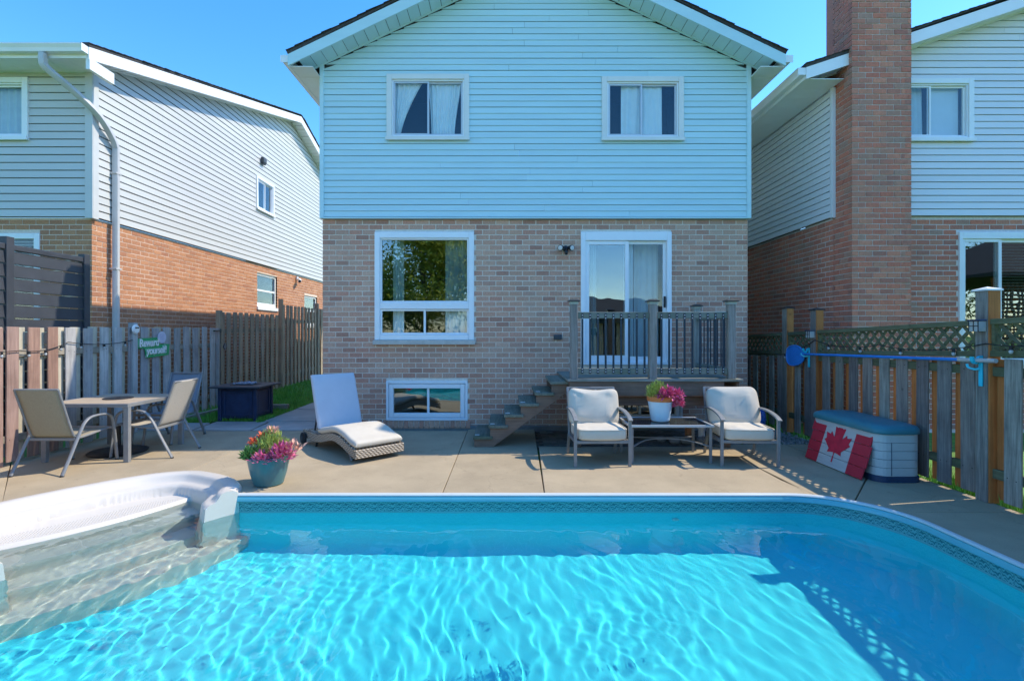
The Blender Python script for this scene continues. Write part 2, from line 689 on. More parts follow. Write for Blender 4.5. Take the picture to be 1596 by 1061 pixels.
# far side, left to right
i_top = min(range(len(rimw)), key=lambda i: abs(rimw[i][0] + 3.55) + (9 if rimw[i][1] < 5 else 0))
left_arc = rimw[:i_top + 1]
slab([(-2.58, FY), (-.62 - J, FY), (-.62 - J, 7.85), (-3.5, 7.85), (-3.55 + J, 6.3), left_arc[-1]] + left_arc[::-1][1:-1] + [(PA[0] - .02, FY + .02)])
slab([(-.62 + J, FY), (.36 - J, FY), (.44 - J, 8.0), (-.62 + J, 8.0)])
slab([(.36 + J, FY), (POOL_R - RC, FY)] + off_arc(90, 68, 4)[1:] + [(2.86 - J, 6.75), (.43 + J, 6.75)])
pc = off_arc(68, 12, 12)
slab(pc + [(4.45, 4.18 + J), (4.45, 6.9), (2.86 + J, 6.9)] if False else off_arc(67.5, 47, 5) + [(3.85, 5.33), (3.85, 6.9), (2.86 + J, 6.9), (2.86 + J, 5.2)])
slab(off_arc(46.5, 10, 8) + [(POOL_R + CO, 4.24 - .0 + J), (4.40, 4.24 + J), (4.40, 6.9), (3.85 + J * 2, 6.9), (3.85 + J * 2, 5.32)] if False else
     off_arc(46.3, 30, 4) + [(3.50, 4.27 + J), (4.40, 4.27 + J), (4.40, 6.9), (3.86, 6.9), (3.86, 5.32)])
slab(off_arc(29, 0, 6) + [(POOL_R + CO, 1.2 + J), (4.40, 1.2 + J), (4.40, 4.27 - J), (3.52, 4.27 - J)])
slab([(POOL_R + CO, 1.2 - J), (POOL_R + CO, POOL_N + .5)] + arc(POOL_R - .5, POOL_N + .5, .5 + CO, 0, -90, 8) + [(2.9, -2.5), (4.40, -2.5), (4.40, 1.2 - J)])
right_arc = rimw[i_top:]
i_l = min(range(len(right_arc)), key=lambda i: abs(right_arc[i][1] - 4.45) + (9 if right_arc[i][0] > -4 else 0))
slab([(-3.5, 7.84), (-5.98, 7.84), (-5.98, 6.02), right_arc[i_l]] + right_arc[:i_l][::-1][:-1] + [(-3.55 - J, 5.44), (-3.55 - J, 6.3)])
slab([(-5.98, 6.0), (-5.98, 1.5)] + [(POOL_L - CO, 1.5), (POOL_L - CO, 3.45)] + right_arc[::-1][1:len(right_arc) - i_l])
slab([(-5.98, 1.49), (-5.98, -2.5), (2.88, -2.5), (2.88, POOL_N - CO)] + [(POOL_L + .5, POOL_N - CO)] + arc(POOL_L + .5, POOL_N + .5, .5 + CO, -90, -180, 6) + [(POOL_L - CO, 1.49)])
# walkway up the side of the house
wz = .012
for (xa, xb, ya, yb, sk) in ((-4.95, -4.06, 7.87, 8.62, .25), (-4.03, -2.98, 7.87, 8.6, .15), (-5.95, -4.98, 7.87, 8.5, .3)):
    slab([(xa, ya), (xb, ya), (xb - sk * .3, yb), (xa - sk * .3, yb)], 'concrete_grey', wz, 'path_slab')
for k in range(8):
    ya = 8.63 + k * 1.3
    z0 = .02 + .012 * k
    slab([(-4.22, ya), (-3.0, ya), (-3.0, ya + 1.28), (-4.24, ya + 1.28)], 'concrete_grey', z0, 'path_slab')

# the pool
pool = thing('swimming_pool', 'inground pool with cyan liner, scroll-print border and white corner steps', 'pool', (0, 2.6, 0))
L = [0]
for a, b_ in zip(wall_path[:-1], wall_path[1:]):
    L.append(L[-1] + (Vector(a) - Vector(b_)).length)
mb = MB(); mb.uv = []
zs = [-.02, -.05, -.1, -.15, -.2, -.4, -.7, FLOOR_Z + .12, FLOOR_Z + .04, FLOOR_Z - .02]
ins = [0, 0, 0, 0, 0, 0, 0, .0, .05, .14]
nrm = []
for i in range(len(wall_path)):
    a = Vector(wall_path[max(i - 1, 0)]); b_ = Vector(wall_path[min(i + 1, len(wall_path) - 1)])
    d = (b_ - a).normalized()
    nrm.append(Vector((d.y, -d.x)))          # points into the pool (path runs clockwise)
for i, p in enumerate(wall_path):
    for z, k in zip(zs, ins):
        q = Vector(p) + nrm[i] * k
        mb.v.append((q.x, q.y, z)); mb.uv.append((L[i], z))
nz_ = len(zs)
for i in range(len(wall_path) - 1):
    for j in range(nz_ - 1):
        mb.f.append((i * nz_ + j, (i + 1) * nz_ + j, (i + 1) * nz_ + j + 1, i * nz_ + j + 1))
lw = mb.build('liner_wall', MT['liner'], pool, smooth=60, world=True)
mb = MB(); mb.uv = []
x0, x1, y0, y1 = -3.6, 3.5, .45, 4.8
nx, ny = 24, 16
mb.grid(lambda u, v: (x0 + (x1 - x0) * u, y0 + (y1 - y0) * v, FLOOR_Z), nx, ny)
mb.uv = [(p[0], -1.0) for p in mb.v]
pf = mb.build('pool_floor', MT['liner'], pool, world=True)

# coping in sections
cprof = [(CO, -.02), (CO, .008), (.018, .012), (.0, .011), (-.014, .003), (-.018, -.006), (-.012, -.012), (.004, -.012)]
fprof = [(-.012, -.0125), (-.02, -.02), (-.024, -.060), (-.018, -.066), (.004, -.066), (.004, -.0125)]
MT['coping_reflection_tint'] = M('coping_reflection_tint', (.13, .46, .54), .35, .05, 3, spec=.5)  # cyan reflection off the water, put into the coping face colour
cuts = [0]
acc = 0
for i in range(1, len(wall_path)):
    acc += L[i] - L[i - 1]
    if acc > 2.1:
        cuts.append(i); acc = 0
if cuts[-1] != len(wall_path) - 1:
    cuts.append(len(wall_path) - 1)
def coping_piece(prof, c0, c1, name, mat, par):
    mb = MB(); k = len(prof)
    idx = list(range(c0, c1 + 1))
    for q, i in enumerate(idx):
        p = Vector(wall_path[i])
        t = Vector((-nrm[i].y, nrm[i].x)) * -1
        if q == 0 and c0 > 0: p = p + t * .002
        for (o_, z) in prof:
            w = p - nrm[i] * o_
            mb.v.append((w.x, w.y, z))
    for q in range(len(idx) - 1):
        for j in range(k):
            j2 = (j + 1) % k
            mb.f.append((q * k + j, q * k + j2, (q + 1) * k + j2, (q + 1) * k + j))
    mb.f.append(tuple(range(k))[::-1]); mb.f.append(tuple((len(idx) - 1) * k + j for j in range(k)))
    return mb.build(name, mat, par, smooth=50, world=True)


for c0, c1 in zip(cuts[:-1], cuts[1:]):
    cs = coping_piece(cprof, c0, c1, 'coping_section', MT['coping_white'], pool)
    coping_piece(fprof, c0, c1, 'coping_face', MT['coping_reflection_tint'], cs)

# molded corner steps as one shell
RIMX = RIM


def rim_z(d):
    """shell height by distance inside the outer rim line"""
    ks = [(-.03, -.05), (0.0, .0), (.02, .03), (.06, .052), (.12, .056), (.165, .042), (.19, .005), (.215, -.022), (.27, -.034), (.30, -.06), (.325, -.30), (.35, -1.3)]
    if d <= ks[0][0]: return ks[0][1]
    for (a, za), (b_, zb) in zip(ks[:-1], ks[1:]):
        if d < b_:
            t = (d - a) / (b_ - a)
            return za + (zb - za) * t
    return -1.3


TREADS = [(.40, -.135), (.12, -.34), (-.17, -.56), (-.47, -.78)]


def tread_z(t, n):
    q = n - .17 * t * t
    z = TREADS[0][1]
    prev = z
    for i, (edge, zt) in enumerate(TREADS):
        nxt = TREADS[i + 1][1] if i + 1 < len(TREADS) else FLOOR_Z - .12
        s_ = sstep(edge + .012, edge - .035, q) if False else (1 - sstep(edge - .028, edge + .008, q))
        z += (nxt - zt) * s_
    return z


def shell_z(t, n):
    inside_rim = inside(RIMX, t, n)
    if n > -.2:
        d = seg_dist(RIMX, t, n)
        if not inside_rim: d = -d
        zr = rim_z(d)
    else:
        zr = -9
        # rounded ends of the lower treads
    tz = tread_z(t, n)
    return max(zr, tz)


mb = MB()
DT = .0122
nt_, nn_ = int(2.42 / DT), int(1.95 / DT)
ids = {}
for i in range(nt_ + 1):
    for j in range(nn_ + 1):
        t = -1.21 + i * DT; n = -.68 + j * DT + .17 * t * t
        X, Y = step_world(t, n)
        if n < -.2:
            ok = inside(pool_poly, X, Y) or (abs(t) < .95)
            if X < POOL_L - .002 or Y > POOL_F + .002: ok = False
        else:
            ok = inside(RIMX, t, n) or seg_dist(RIMX, t, n) < .022
        if ok:
            ids[(i, j)] = len(mb.v)
            mb.v.append((X, Y, shell_z(t, n)))
for (i, j), a in ids.items():
    b_ = ids.get((i + 1, j)); c = ids.get((i + 1, j + 1)); d = ids.get((i, j + 1))
    if b_ is not None and c is not None and d is not None:
        mb.f.append((a, d, c, b_))
steps = mb.build('corner_steps', MT['shell_white'], pool, smooth=70, world=True)
# smooth end walls closing the rim on either side of the steps
for sg_e in (-1, 1):
    ds_ = [0, .01, .02, .04, .06, .09, .12, .145, .165, .18, .19, .203, .215, .24, .27, .288, .30, .312, .322]
    prof_e = [(sg_e * (.95 - d_), max(rim_z(d_), -.2) + .002) for d_ in ds_] + [(sg_e * (.95 - .324), -1.12), (sg_e * .95, -1.12)]
    mb = MB(); k = len(prof_e)
    for n_ in (-.232, -.186):
        for (t_, z_) in prof_e:
            X, Y = step_world(t_, n_)
            mb.v.append((X, Y, z_))
    mb.f.append(tuple(range(k))); mb.f.append(tuple(range(k, 2 * k))[::-1])
    for j in range(k):
        mb.f.append((j, (j + 1) % k, k + (j + 1) % k, k + j))
    o = mb.build('step_end_wall', MT['shell_white'], pool, smooth=40, world=True)
    bm = bmesh.new(); bm.from_mesh(o.data); bmesh.ops.recalc_face_normals(bm, faces=bm.faces); bm.to_mesh(o.data); bm.free()
    o.cycles.is_caustics_receiver = True

# non-slip studs on the top ledge
mb = MB()
for r_ in range(9):
    for i in range(74):
        t = -.87 + i * .0245 + (r_ % 2) * .012
        n = .45 + r_ * .024
        if abs(t) > .76 - (r_ * .03): continue
        X, Y = step_world(t, n + .17 * t * t)
        mb.ball((X, Y, TREADS[0][1] + .001), .006, 5, 3, (1, 1, .5))
st = mb.build('non_slip_studs', MT['shell_white'], pool, world=True)
st['kind'] = 'stuff'
# return jet on the far wall
mb = MB(); mb.lathe([(.0, .0), (.03, .0), (.034, .008), (.02, .014), (.012, .006), (0, .006)], 16, m=Matrix.Translation((1.6, POOL_F - .001, -.36)) @ Matrix.Rotation(rad(90), 4, 'X'))
MT['white_plastic'] = M('white_plastic', (.75, .76, .75), .4, .04, 4)
mb.build('return_fitting', MT['white_plastic'], pool, smooth=40, world=True)

# water surface with real ripples
WR = random.Random(5)


def wave_set(n, l0, l1, amp, angf):
    out = []
    for i in range(n):
        lam = WR.uniform(l0, l1); ang = rad(angf())
        out.append((2 * PI / lam * math.cos(ang), 2 * PI / lam * math.sin(ang), WR.uniform(0, 6.28), amp * lam * lam))
    return out


swell = wave_set(7, .45, 1.0, .0034, lambda: WR.uniform(0, 180))
streak = wave_set(18, .062, .17, .0108, lambda: WR.gauss(12, 20))
chop = wave_set(22, .055, .12, .0088, lambda: WR.uniform(0, 180))


def np_step(a, b, x):
    t = np.clip((x - a) / (b - a), 0, 1)
    return t * t * (3 - 2 * t)


def wave_h(X, Y):
    calm = .42 + .58 * (1 - np_step(1.0, 2.3, X)) * (1 - .7 * np_step(3.5, 4.5, Y))
    rough = 1 - np_step(-2.4, .1, X - .35 * (Y - 3))
    rough = np.maximum(rough, .7 * np.exp(-((X - 1.35) ** 2 + (Y - 3.45) ** 2) / .30))
    wx = X + .07 * np.sin(Y * 2.3 + X) + .03 * np.sin(Y * 5.1 - X * 2); wy = Y + .06 * np.sin(X * 2.7)
    h = np.zeros_like(X)
    for kx, ky, ph, a in swell + streak:
        h += a * np.sin(kx * wx + ky * wy + ph)
    h *= calm * (1 - .45 * rough)
    c = np.zeros_like(X)
    for kx, ky, ph, a in chop:
        c += a * np.sin(kx * X + ky * Y + ph)
    h += c * rough
    dd = np.hypot(X + 2.3, Y - 3.9)
    h += .0007 * np.sin(dd * 2 * PI / .15) * np.exp(-dd / 1.0)
    return h


DX = .0132
gx = np.arange(-4.5, POOL_R + .03, DX); gy = np.arange(POOL_N - .03, 5.45, DX)
GX, GY = np.meshgrid(gx, gy, indexing='ij')
H_ = wave_h(GX, GY)
TT = (GX - SM.x) * ST.x + (GY - SM.y) * ST.y; NN = (GX - SM.x) * SN.x + (GY - SM.y) * SN.y
bad = ((GY > POOL_F + .02) & (GX > -2.5)) | ((GX < POOL_L - .02) & (GY < 2.7))
bad |= (GX > POOL_R - RC) & (GY > POOL_F - RC) & (np.hypot(GX - POOL_R + RC, GY - POOL_F + RC) > RC + .03)
bad |= (NN > -.15) & (GY > 2.7) & (GX < -2.5) & ((NN > .95) | (np.abs(TT) > 1.13))
ok = ~bad
idm = np.full(GX.shape, -1, dtype=np.int64)
idm[ok] = np.arange(ok.sum())
V_ = np.stack([GX[ok], GY[ok], WATER_Z + H_[ok]], 1)
q = np.stack([idm[:-1, :-1], idm[1:, :-1], idm[1:, 1:], idm[:-1, 1:]], -1).reshape(-1, 4)
q = q[(q >= 0).all(1)]
wm = bpy.data.meshes.new('water')
wm.vertices.add(len(V_)); wm.vertices.foreach_set('co', V_.astype(np.float32).ravel())
wm.loops.add(len(q) * 4); wm.loops.foreach_set('vertex_index', q.astype(np.int32).ravel())
wm.polygons.add(len(q)); wm.polygons.foreach_set('loop_start', np.arange(0, len(q) * 4, 4, dtype=np.int32))
wm.update(calc_edges=True)
wm.polygons.foreach_set('use_smooth', np.ones(len(q), dtype=bool))
water = structure(place('water', wm, MT['water']))
water.cycles.is_caustics_caster = True
for o in (lw, pf, steps):
    o.cycles.is_caustics_receiver = True

# ------------------------------------------------------------------ houses
MT['brick_tan'] = mat_brick('brick_tan', [(.60, .335, .235), (.55, .31, .215), (.63, .375, .265), (.42, .215, .155), (.57, .285, .20), (.60, .35, .25), (.50, .285, .21), (.64, .405, .295)], (.34, .26, .20))
MT['brick_orange'] = mat_brick('brick_orange', [(.50, .235, .12), (.46, .21, .11), (.55, .27, .145), (.42, .19, .11), (.52, .25, .13)], (.34, .17, .11))
MT['brick_red'] = mat_brick('brick_red', [(.60, .205, .13), (.54, .175, .115), (.63, .25, .16), (.42, .165, .12), (.58, .23, .145), (.42, .24, .18)], (.24, .17, .14))
MT['mortar'] = M('mortar', (.74, .67, .57), .95, .12, 30, .3, 120, .003)
MT['mortar_red'] = M('mortar_red', (.70, .64, .60), .95, .12, 30, .3, 120, .003)
MT['mortar_warm'] = M('mortar_warm', (.74, .60, .48), .95, .12, 30, .3, 120, .003)
MT['siding'] = M('siding', (.52, .73, .76), .45, .035, 1.6, .06, 25, .004, objvar=.02, stretch=(.5, .5, 4), c2=(.46, .65, .69), c2amt=.45, c2scale=1.2)  # white siding with the blue of the shade put into its colour
MT['siding_left'] = M('siding_left', (.56, .57, .55), .5, .03, 1.6, .06, 25, .004, objvar=.02, stretch=(.5, .5, 4))
MT['siding_right'] = M('siding_right', (.72, .74, .76), .5, .03, 1.6, .06, 25, .004, objvar=.02, stretch=(.5, .5, 4))
MT['siding_gap'] = M('siding_gap', (.06, .065, .065), .9, .1, 5)
MT['trim'] = M('trim', (.80, .83, .83), .4, .03, 4, spec=.5)
MT['trim_cream'] = M('trim_cream', (.72, .73, .69), .45, .04, 4, spec=.5)
MT['spout'] = M('spout', (.50, .50, .49), .45, .06, 6, spec=.5)
MT['vinyl'] = M('vinyl', (.80, .84, .86), .35, .03, 4, spec=.5)
MT['alum'] = M('alum', (.55, .57, .58), .4, .05, 8, metal=.4)
MT['shingle'] = M('shingle', (.055, .052, .05), .95, .35, 25, .6, 120, .004, objvar=.25)
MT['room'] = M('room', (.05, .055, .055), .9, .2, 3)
MT['curtain'] = M('curtain', (.74, .80, .78), .9, .05, 6)
MT['curtain_grey'] = M('curtain_grey', (.52, .60, .60), .9, .06, 6)
MT['blind'] = M('blind', (.62, .67, .68), .7, .04, 6)
MT['glass'] = mat_glass('glass', (.95, .98, .99), .045)
MT['glass_strong'] = mat_glass('glass_strong', (.72, .80, .80), .17)
MT['black_metal'] = M('black_metal', (.02, .022, .025), .45, .2, 9)
MT['stone_sill'] = M('stone_sill', (.50, .49, .45), .9, .12, 12, .4, 90, .003)
MT['foundation'] = M('foundation', (.22, .22, .21), .95, .2, 6, .5, 60, .005)

BL, BH, JT = .2145, .0822, .0125


class House:
    def __init__(s, root, brick, mortar):
        s.root = root; s.brick = brick; s.mortar = mortar; s.items = []; s.rest = []

    def bricks(s, fr, u0, u1, z0, z1, holes=(), off=0.0, vis=True):
        """lay courses; each brick is (frame matrix, size)"""
        k = 0; z = z0
        while z + BH * .6 < z1:
            h = min(BH, z1 - z) - JT
            st = u0 - ((k % 2) * .5 + off) * BL
            u = st
            while u < u1:
                segs = [(max(u, u0), min(u + BL - JT, u1))]
                for (a, b, c, d) in holes:
                    if z + h > c and z < d:
                        ns = []
                        for (p, q) in segs:
                            if q <= a or p >= b: ns.append((p, q))
                            else:
                                if a - p > .02: ns.append((p, a))
                                if q - b > .02: ns.append((b, q))
                        segs = ns
                for (p, q) in segs:
                    if q - p > .025:
                        dy = RN.uniform(-.0025, .0025)
                        m = fr @ Matrix.Translation(((p + q) / 2, dy, z + h / 2))
                        s.items.append((m, q - p, h, vis))
                u += BL
            z += BH; k += 1

    def wall(s, fr, u0, u1, z0, z1, holes, mat, y0=.004, y1=.12, name='wall'):
        mb = MB(fr)
        us = sorted(set([u0, u1] + [min(max(v, u0), u1) for h in holes for v in h[:2]]))
        zs_ = sorted(set([z0, z1] + [min(max(v, z0), z1) for h in holes for v in h[2:]]))
        for a, b in zip(us[:-1], us[1:]):
            run = None
            for c, d in zip(zs_[:-1], zs_[1:]):
                um, zm = (a + b) / 2, (c + d) / 2
                hole = any(h[0] < um < h[1] and h[2] < zm < h[3] for h in holes)
                if not hole:
                    mb.box(a, b, y0, y1, c, d)
        return mb.build(name, mat, s.root, world=True)

    def finish(s, maxn=300):
        def area(it):
            p = it[0].translation
            if not it[3] or p.y < .5: return 0
            nrm = (it[0].to_3x3() @ Vector((0, -1, 0)))
            v = Vector((p.x, p.y, p.z - EYE))
            fx = 788 * p.x / p.y; fz = 776 * (p.z - EYE) / p.y
            if abs(fx) > 800 or fz > 520 or fz < -130: return 0
            return max(0, -nrm.dot(v.normalized())) / v.length_squared * it[1]
        order = sorted(s.items, key=area, reverse=True)
        bmesh_ = MB().box(-.5, .5, 0, .09, -.5, .5).mesh('brick')
        bmesh_.materials.append(s.brick)
        off = WOFF[s.root.name]
        for (m, w, h, vis) in order[:maxn]:
            o = bpy.data.objects.new('brick', bmesh_)
            COL.objects.link(o); o.parent = s.root
            o.matrix_local = Matrix.Translation(-off) @ m @ Matrix.Diagonal((w, 1, h, 1))
        mb = MB()
        for (m, w, h, vis) in order[maxn:]:
            mb.box(-w / 2, w / 2, 0, .09, -h / 2, h / 2, m)
        if order[maxn:]:
            o = mb.build('brickwork', s.brick, s.root, world=True)
            o['kind'] = 'stuff'


def siding(root, fr, u0, u1, z0, ztop, pitch, mat, holes=(), out=.05, gap2=True, zmax=9):
    """lap boards, each course its own board, cut round windows and under the rake"""
    back = MB(fr)
    z = z0; k = 0
    while z < zmax:
        top = min(z + pitch, zmax)
        ua, ub = u0, u1
        # clip by roof line (ztop is a function of u, concave)
        n = 160
        ok = [u0 + (u1 - u0) * i / n for i in range(n + 1) if ztop(u0 + (u1 - u0) * i / n) > z + .01]
        if len(ok) < 2: break
        ua, ub = ok[0], ok[-1]
        gp = (.007 if k % 2 == 0 else .002) if gap2 is True else gap2
        segs = [(ua, ub, z, top)]
        for (a, b, c, d) in holes:
            if top > c + .03 and z < d - .03:
                ns = []
                for (p, q, za_, zb_) in segs:
                    if q <= a or p >= b: ns.append((p, q, za_, zb_)); continue
                    if a - p > .02: ns.append((p, a, za_, zb_))
                    if q - b > .02: ns.append((b, q, za_, zb_))
                    if c + .03 - z > .012: ns.append((a, b, z, c + .03))
                    if top - d + .03 > .012: ns.append((a, b, d - .03, top))
                segs = ns
        ns = []
        for (p, q, z_a, z_b) in segs:
            if q - p > 2.6:
                cpos = p + (q - p) * RN.uniform(.25, .75)
                ns += [(p, cpos, z_a, z_b), (cpos + .003, q, z_a, z_b)]
            else:
                ns.append((p, q, z_a, z_b))
        for (p, q, z_a, z_b) in ns:
            mb = MB(fr)
            w1 = RN.uniform(-.0015, .0015)
            za, zb = z_a + gp + w1, z_b
            pt, qt = p, q
            if ztop(p + 1e-3) < zb: pt = min(q, p + (zb - z) / .4)
            if ztop(q - 1e-3) < zb: qt = max(p, q - (zb - z) / .4)
            yb, yt = -out, -out + .011
            v = [(p, yb, za), (q, yb, za), (q, -out + .03, za), (p, -out + .03, za), (pt, yt, zb), (qt, yt, zb), (qt, -out + .03, zb), (pt, -out + .03, zb)]
            mb.add(v, [(0, 3, 2, 1), (4, 5, 6, 7), (0, 1, 5, 4), (1, 2, 6, 5), (2, 3, 7, 6), (3, 0, 4, 7)])
            back.box(p, q, -out + .0305, -out + .04, z_a, z_b)
            mb.build('siding_board', mat, root, world=True)
        z = top; k += 1
    back.build('sheathing', MT['siding_gap'], root, world=True)


def ring(mb, u0, u1, z0, z1, w, y0, y1, wb=None, wt=None):
    wb = w if wb is None else wb; wt = w if wt is None else wt
    mb.box(u0, u0 + w, y0, y1, z0, z1)
    mb.box(u1 - w, u1, y0, y1, z0, z1)
    mb.box(u0 + w, u1 - w, y0, y1, z0, z0 + wb)
    mb.box(u0 + w, u1 - w, y0, y1, z1 - wt, z1)


def curtain_sheet(fr, u0, u1, z0, z1, y, folds, amp, par, mat, u0b=None, u1b=None):
    u0b = u0 if u0b is None else u0b; u1b = u1 if u1b is None else u1b

    def fn(a, b):
        e = b ** 1.5
        ua = u0b + (u0 - u0b) * e; ub = u1b + (u1 - u1b) * e
        u = ua + (ub - ua) * a
        return (u, y + amp * math.sin(a * folds * 2 * PI + .6 * math.sin(3 * b + a * 5)) * (1 - .4 * b) + .3 * amp * math.sin(a * folds * 5.3), z0 + (z1 - z0) * b)
    mb = MB(fr); mb.grid(fn, max(20, folds * 10), 10)
    return mb.build('curtain', mat, par, smooth=80, world=True)


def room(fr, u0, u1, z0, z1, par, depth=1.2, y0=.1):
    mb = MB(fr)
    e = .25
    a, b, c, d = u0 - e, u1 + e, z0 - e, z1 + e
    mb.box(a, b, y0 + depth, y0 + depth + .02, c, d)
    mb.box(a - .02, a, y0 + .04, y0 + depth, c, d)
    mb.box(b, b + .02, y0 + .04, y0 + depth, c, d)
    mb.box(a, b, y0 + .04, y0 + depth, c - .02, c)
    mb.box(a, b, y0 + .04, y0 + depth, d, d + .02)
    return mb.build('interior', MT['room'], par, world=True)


def slider_window(root, fr, u0, u1, z0, z1, out=.05, casing=.085, sill=True, trim='trim_cream', glass='glass', split=.5, name='window'):
    """casing ring, inner frame, two sashes with panes, sill; returns window part and pane area"""
    mb = MB(fr); yo = -out - .022
    ring(mb, u0, u1, z0, z1, casing, yo, .05, casing * (.7 if sill else 1), casing)
    w = mb.build(name, MT[trim], root, bevel=.006, world=True)
    a, b, c, d = u0 + casing, u1 - casing, z0 + casing * (.7 if sill else 1), z1 - casing
    if sill:
        mb = MB(fr); mb.box(u0 - .01, u1 + .01, yo - .03, yo - .001, z0 - .012, z0 + casing * .55)
        mb.build('sill', MT[trim], w, bevel=.006, world=True)
    mb = MB(fr); ring(mb, a + .001, b - .001, c + .001, d - .001, .022, -out + .0, .045)
    mb.build('frame', MT['vinyl'], w, bevel=.003, world=True)
    um = a + (b - a) * split
    for i, (p, q, y) in enumerate(((a + .023, um + .018, -out + .012), (um - .018, b - .023, -out + .034))):
        mb = MB(fr); ring(mb, p, q, c + .024, d - .024, .028, y, y + .02)
        s_ = mb.build('sash', MT['alum'] if trim == 'trim_cream' else MT['vinyl'], w, bevel=.002, world=True)
        mb = MB(fr); mb.box(p + .026, q - .026, y + .008, y + .012, c + .05, d - .05)
        mb.build('pane', MT[glass], w, world=True)
    return w, (a, b, c, d)


def gable(root, fr, uc, hw, ze, slope, y_front, depth, wall_y, fas=.17, panels=True, shingle_rows=True, soff='trim', eave_in=.38):
    """gable roof: two decks, rake fascia, soffit panels, ridge along local y"""
    zr = ze + hw * slope
    th = .05
    L_ = math.hypot(hw, hw * slope)
    roof = None
    for sgn in (-1, 1):
        mb = MB(fr)
        a = (uc + sgn * hw, ze); b = (uc, zr)
        nx, nz = -(-sgn) * slope / math.hypot(1, slope), 1 / math.hypot(1, slope)
        nx = sgn * slope / math.hypot(1, slope)
        v = []
        for y in (y_front, y_front + depth):
            for (p, o_) in ((a, 0), (b, 0), (b, th), (a, th)):
                v.append((p[0] + (nx * o_ if p is a else 0), y, p[1] + (nz * o_ if p is a else th * math.hypot(1, slope))))
        f = [(0, 1, 2, 3), (7, 6, 5, 4), (0, 4, 5, 1), (1, 5, 6, 2), (2, 6, 7, 3), (3, 7, 4, 0)]
        mb.add(v, f)
        o = mb.build('roof', MT['shingle'], root, world=True)
        # shingle courses along the rake edge (uneven stepped edge)
        rows = int(L_ / .145)
        mb = MB(fr)
        for r in range(rows):
            t0, t1 = r / rows, min(1, (r + 1.12) / rows)
            p0 = (a[0] + (b[0] - a[0]) * t0, a[1] + (b[1] - a[1]) * t0)
            p1 = (a[0] + (b[0] - a[0]) * t1, a[1] + (b[1] - a[1]) * t1)
            o0, o1 = th + .012, th + .003
            q0 = (p0[0] + nx * o0, p0[1] + nz * o0); q1 = (p1[0] + nx * o1, p1[1] + nz * o1)
            r0 = (p0[0] + nx * (o0 - .012), p0[1] + nz * (o0 - .012)); r1 = (p1[0] + nx * (o1 - .003), p1[1] + nz * (o1 - .003))
            yf = y_front - RN.uniform(.012, .03)
            vv = [(q0[0], yf, q0[1]), (q1[0], yf, q1[1]), (q1[0], y_front + depth, q1[1]), (q0[0], y_front + depth, q0[1]),
                  (r0[0], yf, r0[1]), (r1[0], yf, r1[1]), (r1[0], y_front + depth, r1[1]), (r0[0], y_front + depth, r0[1])]
            mb.add(vv, [(0, 1, 2, 3), (7, 6, 5, 4), (4, 5, 1, 0), (5, 6, 2, 1), (6, 7, 3, 2), (7, 4, 0, 3)])
        sh = mb.build('shingle_courses', MT['shingle'], o, world=True); sh['kind'] = 'stuff'
        # rake fascia board
        mb = MB(fr)
        y0, y1 = y_front + .003, y_front + .028
        vv = []
        for y in (y0, y1):
            vv += [(a[0], y, a[1] - .002), (b[0], y, b[1] - .002), (b[0], y, b[1] - fas), (a[0], y, a[1] - fas)]
        mb.add(vv, [(0, 1, 2, 3), (7, 6, 5, 4), (0, 4, 5, 1), (1, 5, 6, 2), (2, 6, 7, 3), (3, 7, 4, 0)])
        mb.build('rake_fascia', MT[soff], o, world=True)
        # sloped soffit panels under the rake
        if panels:
            npan = int((L_ - .3) / .17)
            for i in range(npan):
                t0 = .04 + (.96) * i / npan; t1 = .04 + .96 * (i + 1) / npan - .0022
                g0 = (a[0] + (b[0] - a[0]) * t0, a[1] + (b[1] - a[1]) * t0 - fas + .03)
                g1 = (a[0] + (b[0] - a[0]) * t1, a[1] + (b[1] - a[1]) * t1 - fas + .03)
                mb = MB(fr)
                dz = RN.uniform(-.0015, .0015)
                ya, yb_ = y_front + .03, wall_y
                vv = [(g0[0], ya, g0[1] + dz), (g1[0], ya, g1[1] + dz), (g1[0], yb_, g1[1] + dz), (g0[0], yb_, g0[1] + dz)]
                vv += [(p[0], p[1], p[2] + .008) for p in vv]
                mb.add(vv, [(0, 3, 2, 1), (4, 5, 6, 7), (0, 1, 5, 4), (1, 2, 6, 5), (2, 3, 7, 6), (3, 0, 4, 7)])
                mb.build('soffit_panel', MT[soff], o, world=True)
            # F-channel along the wall
            mb = MB(fr)
            k0, k1 = .06, .995
            p0 = (a[0] + (b[0] - a[0]) * k0, a[1] + (b[1] - a[1]) * k0 - fas + .02); p1 = (a[0] + (b[0] - a[0]) * k1, a[1] + (b[1] - a[1]) * k1 - fas + .02)
            mb.bar((p0[0], wall_y - .012, p0[1]), (p1[0], wall_y - .012, p1[1]), .02, .02, (0, 1, 0))
            mb.build('soffit_trim', MT[soff], o, world=True)
    return zr


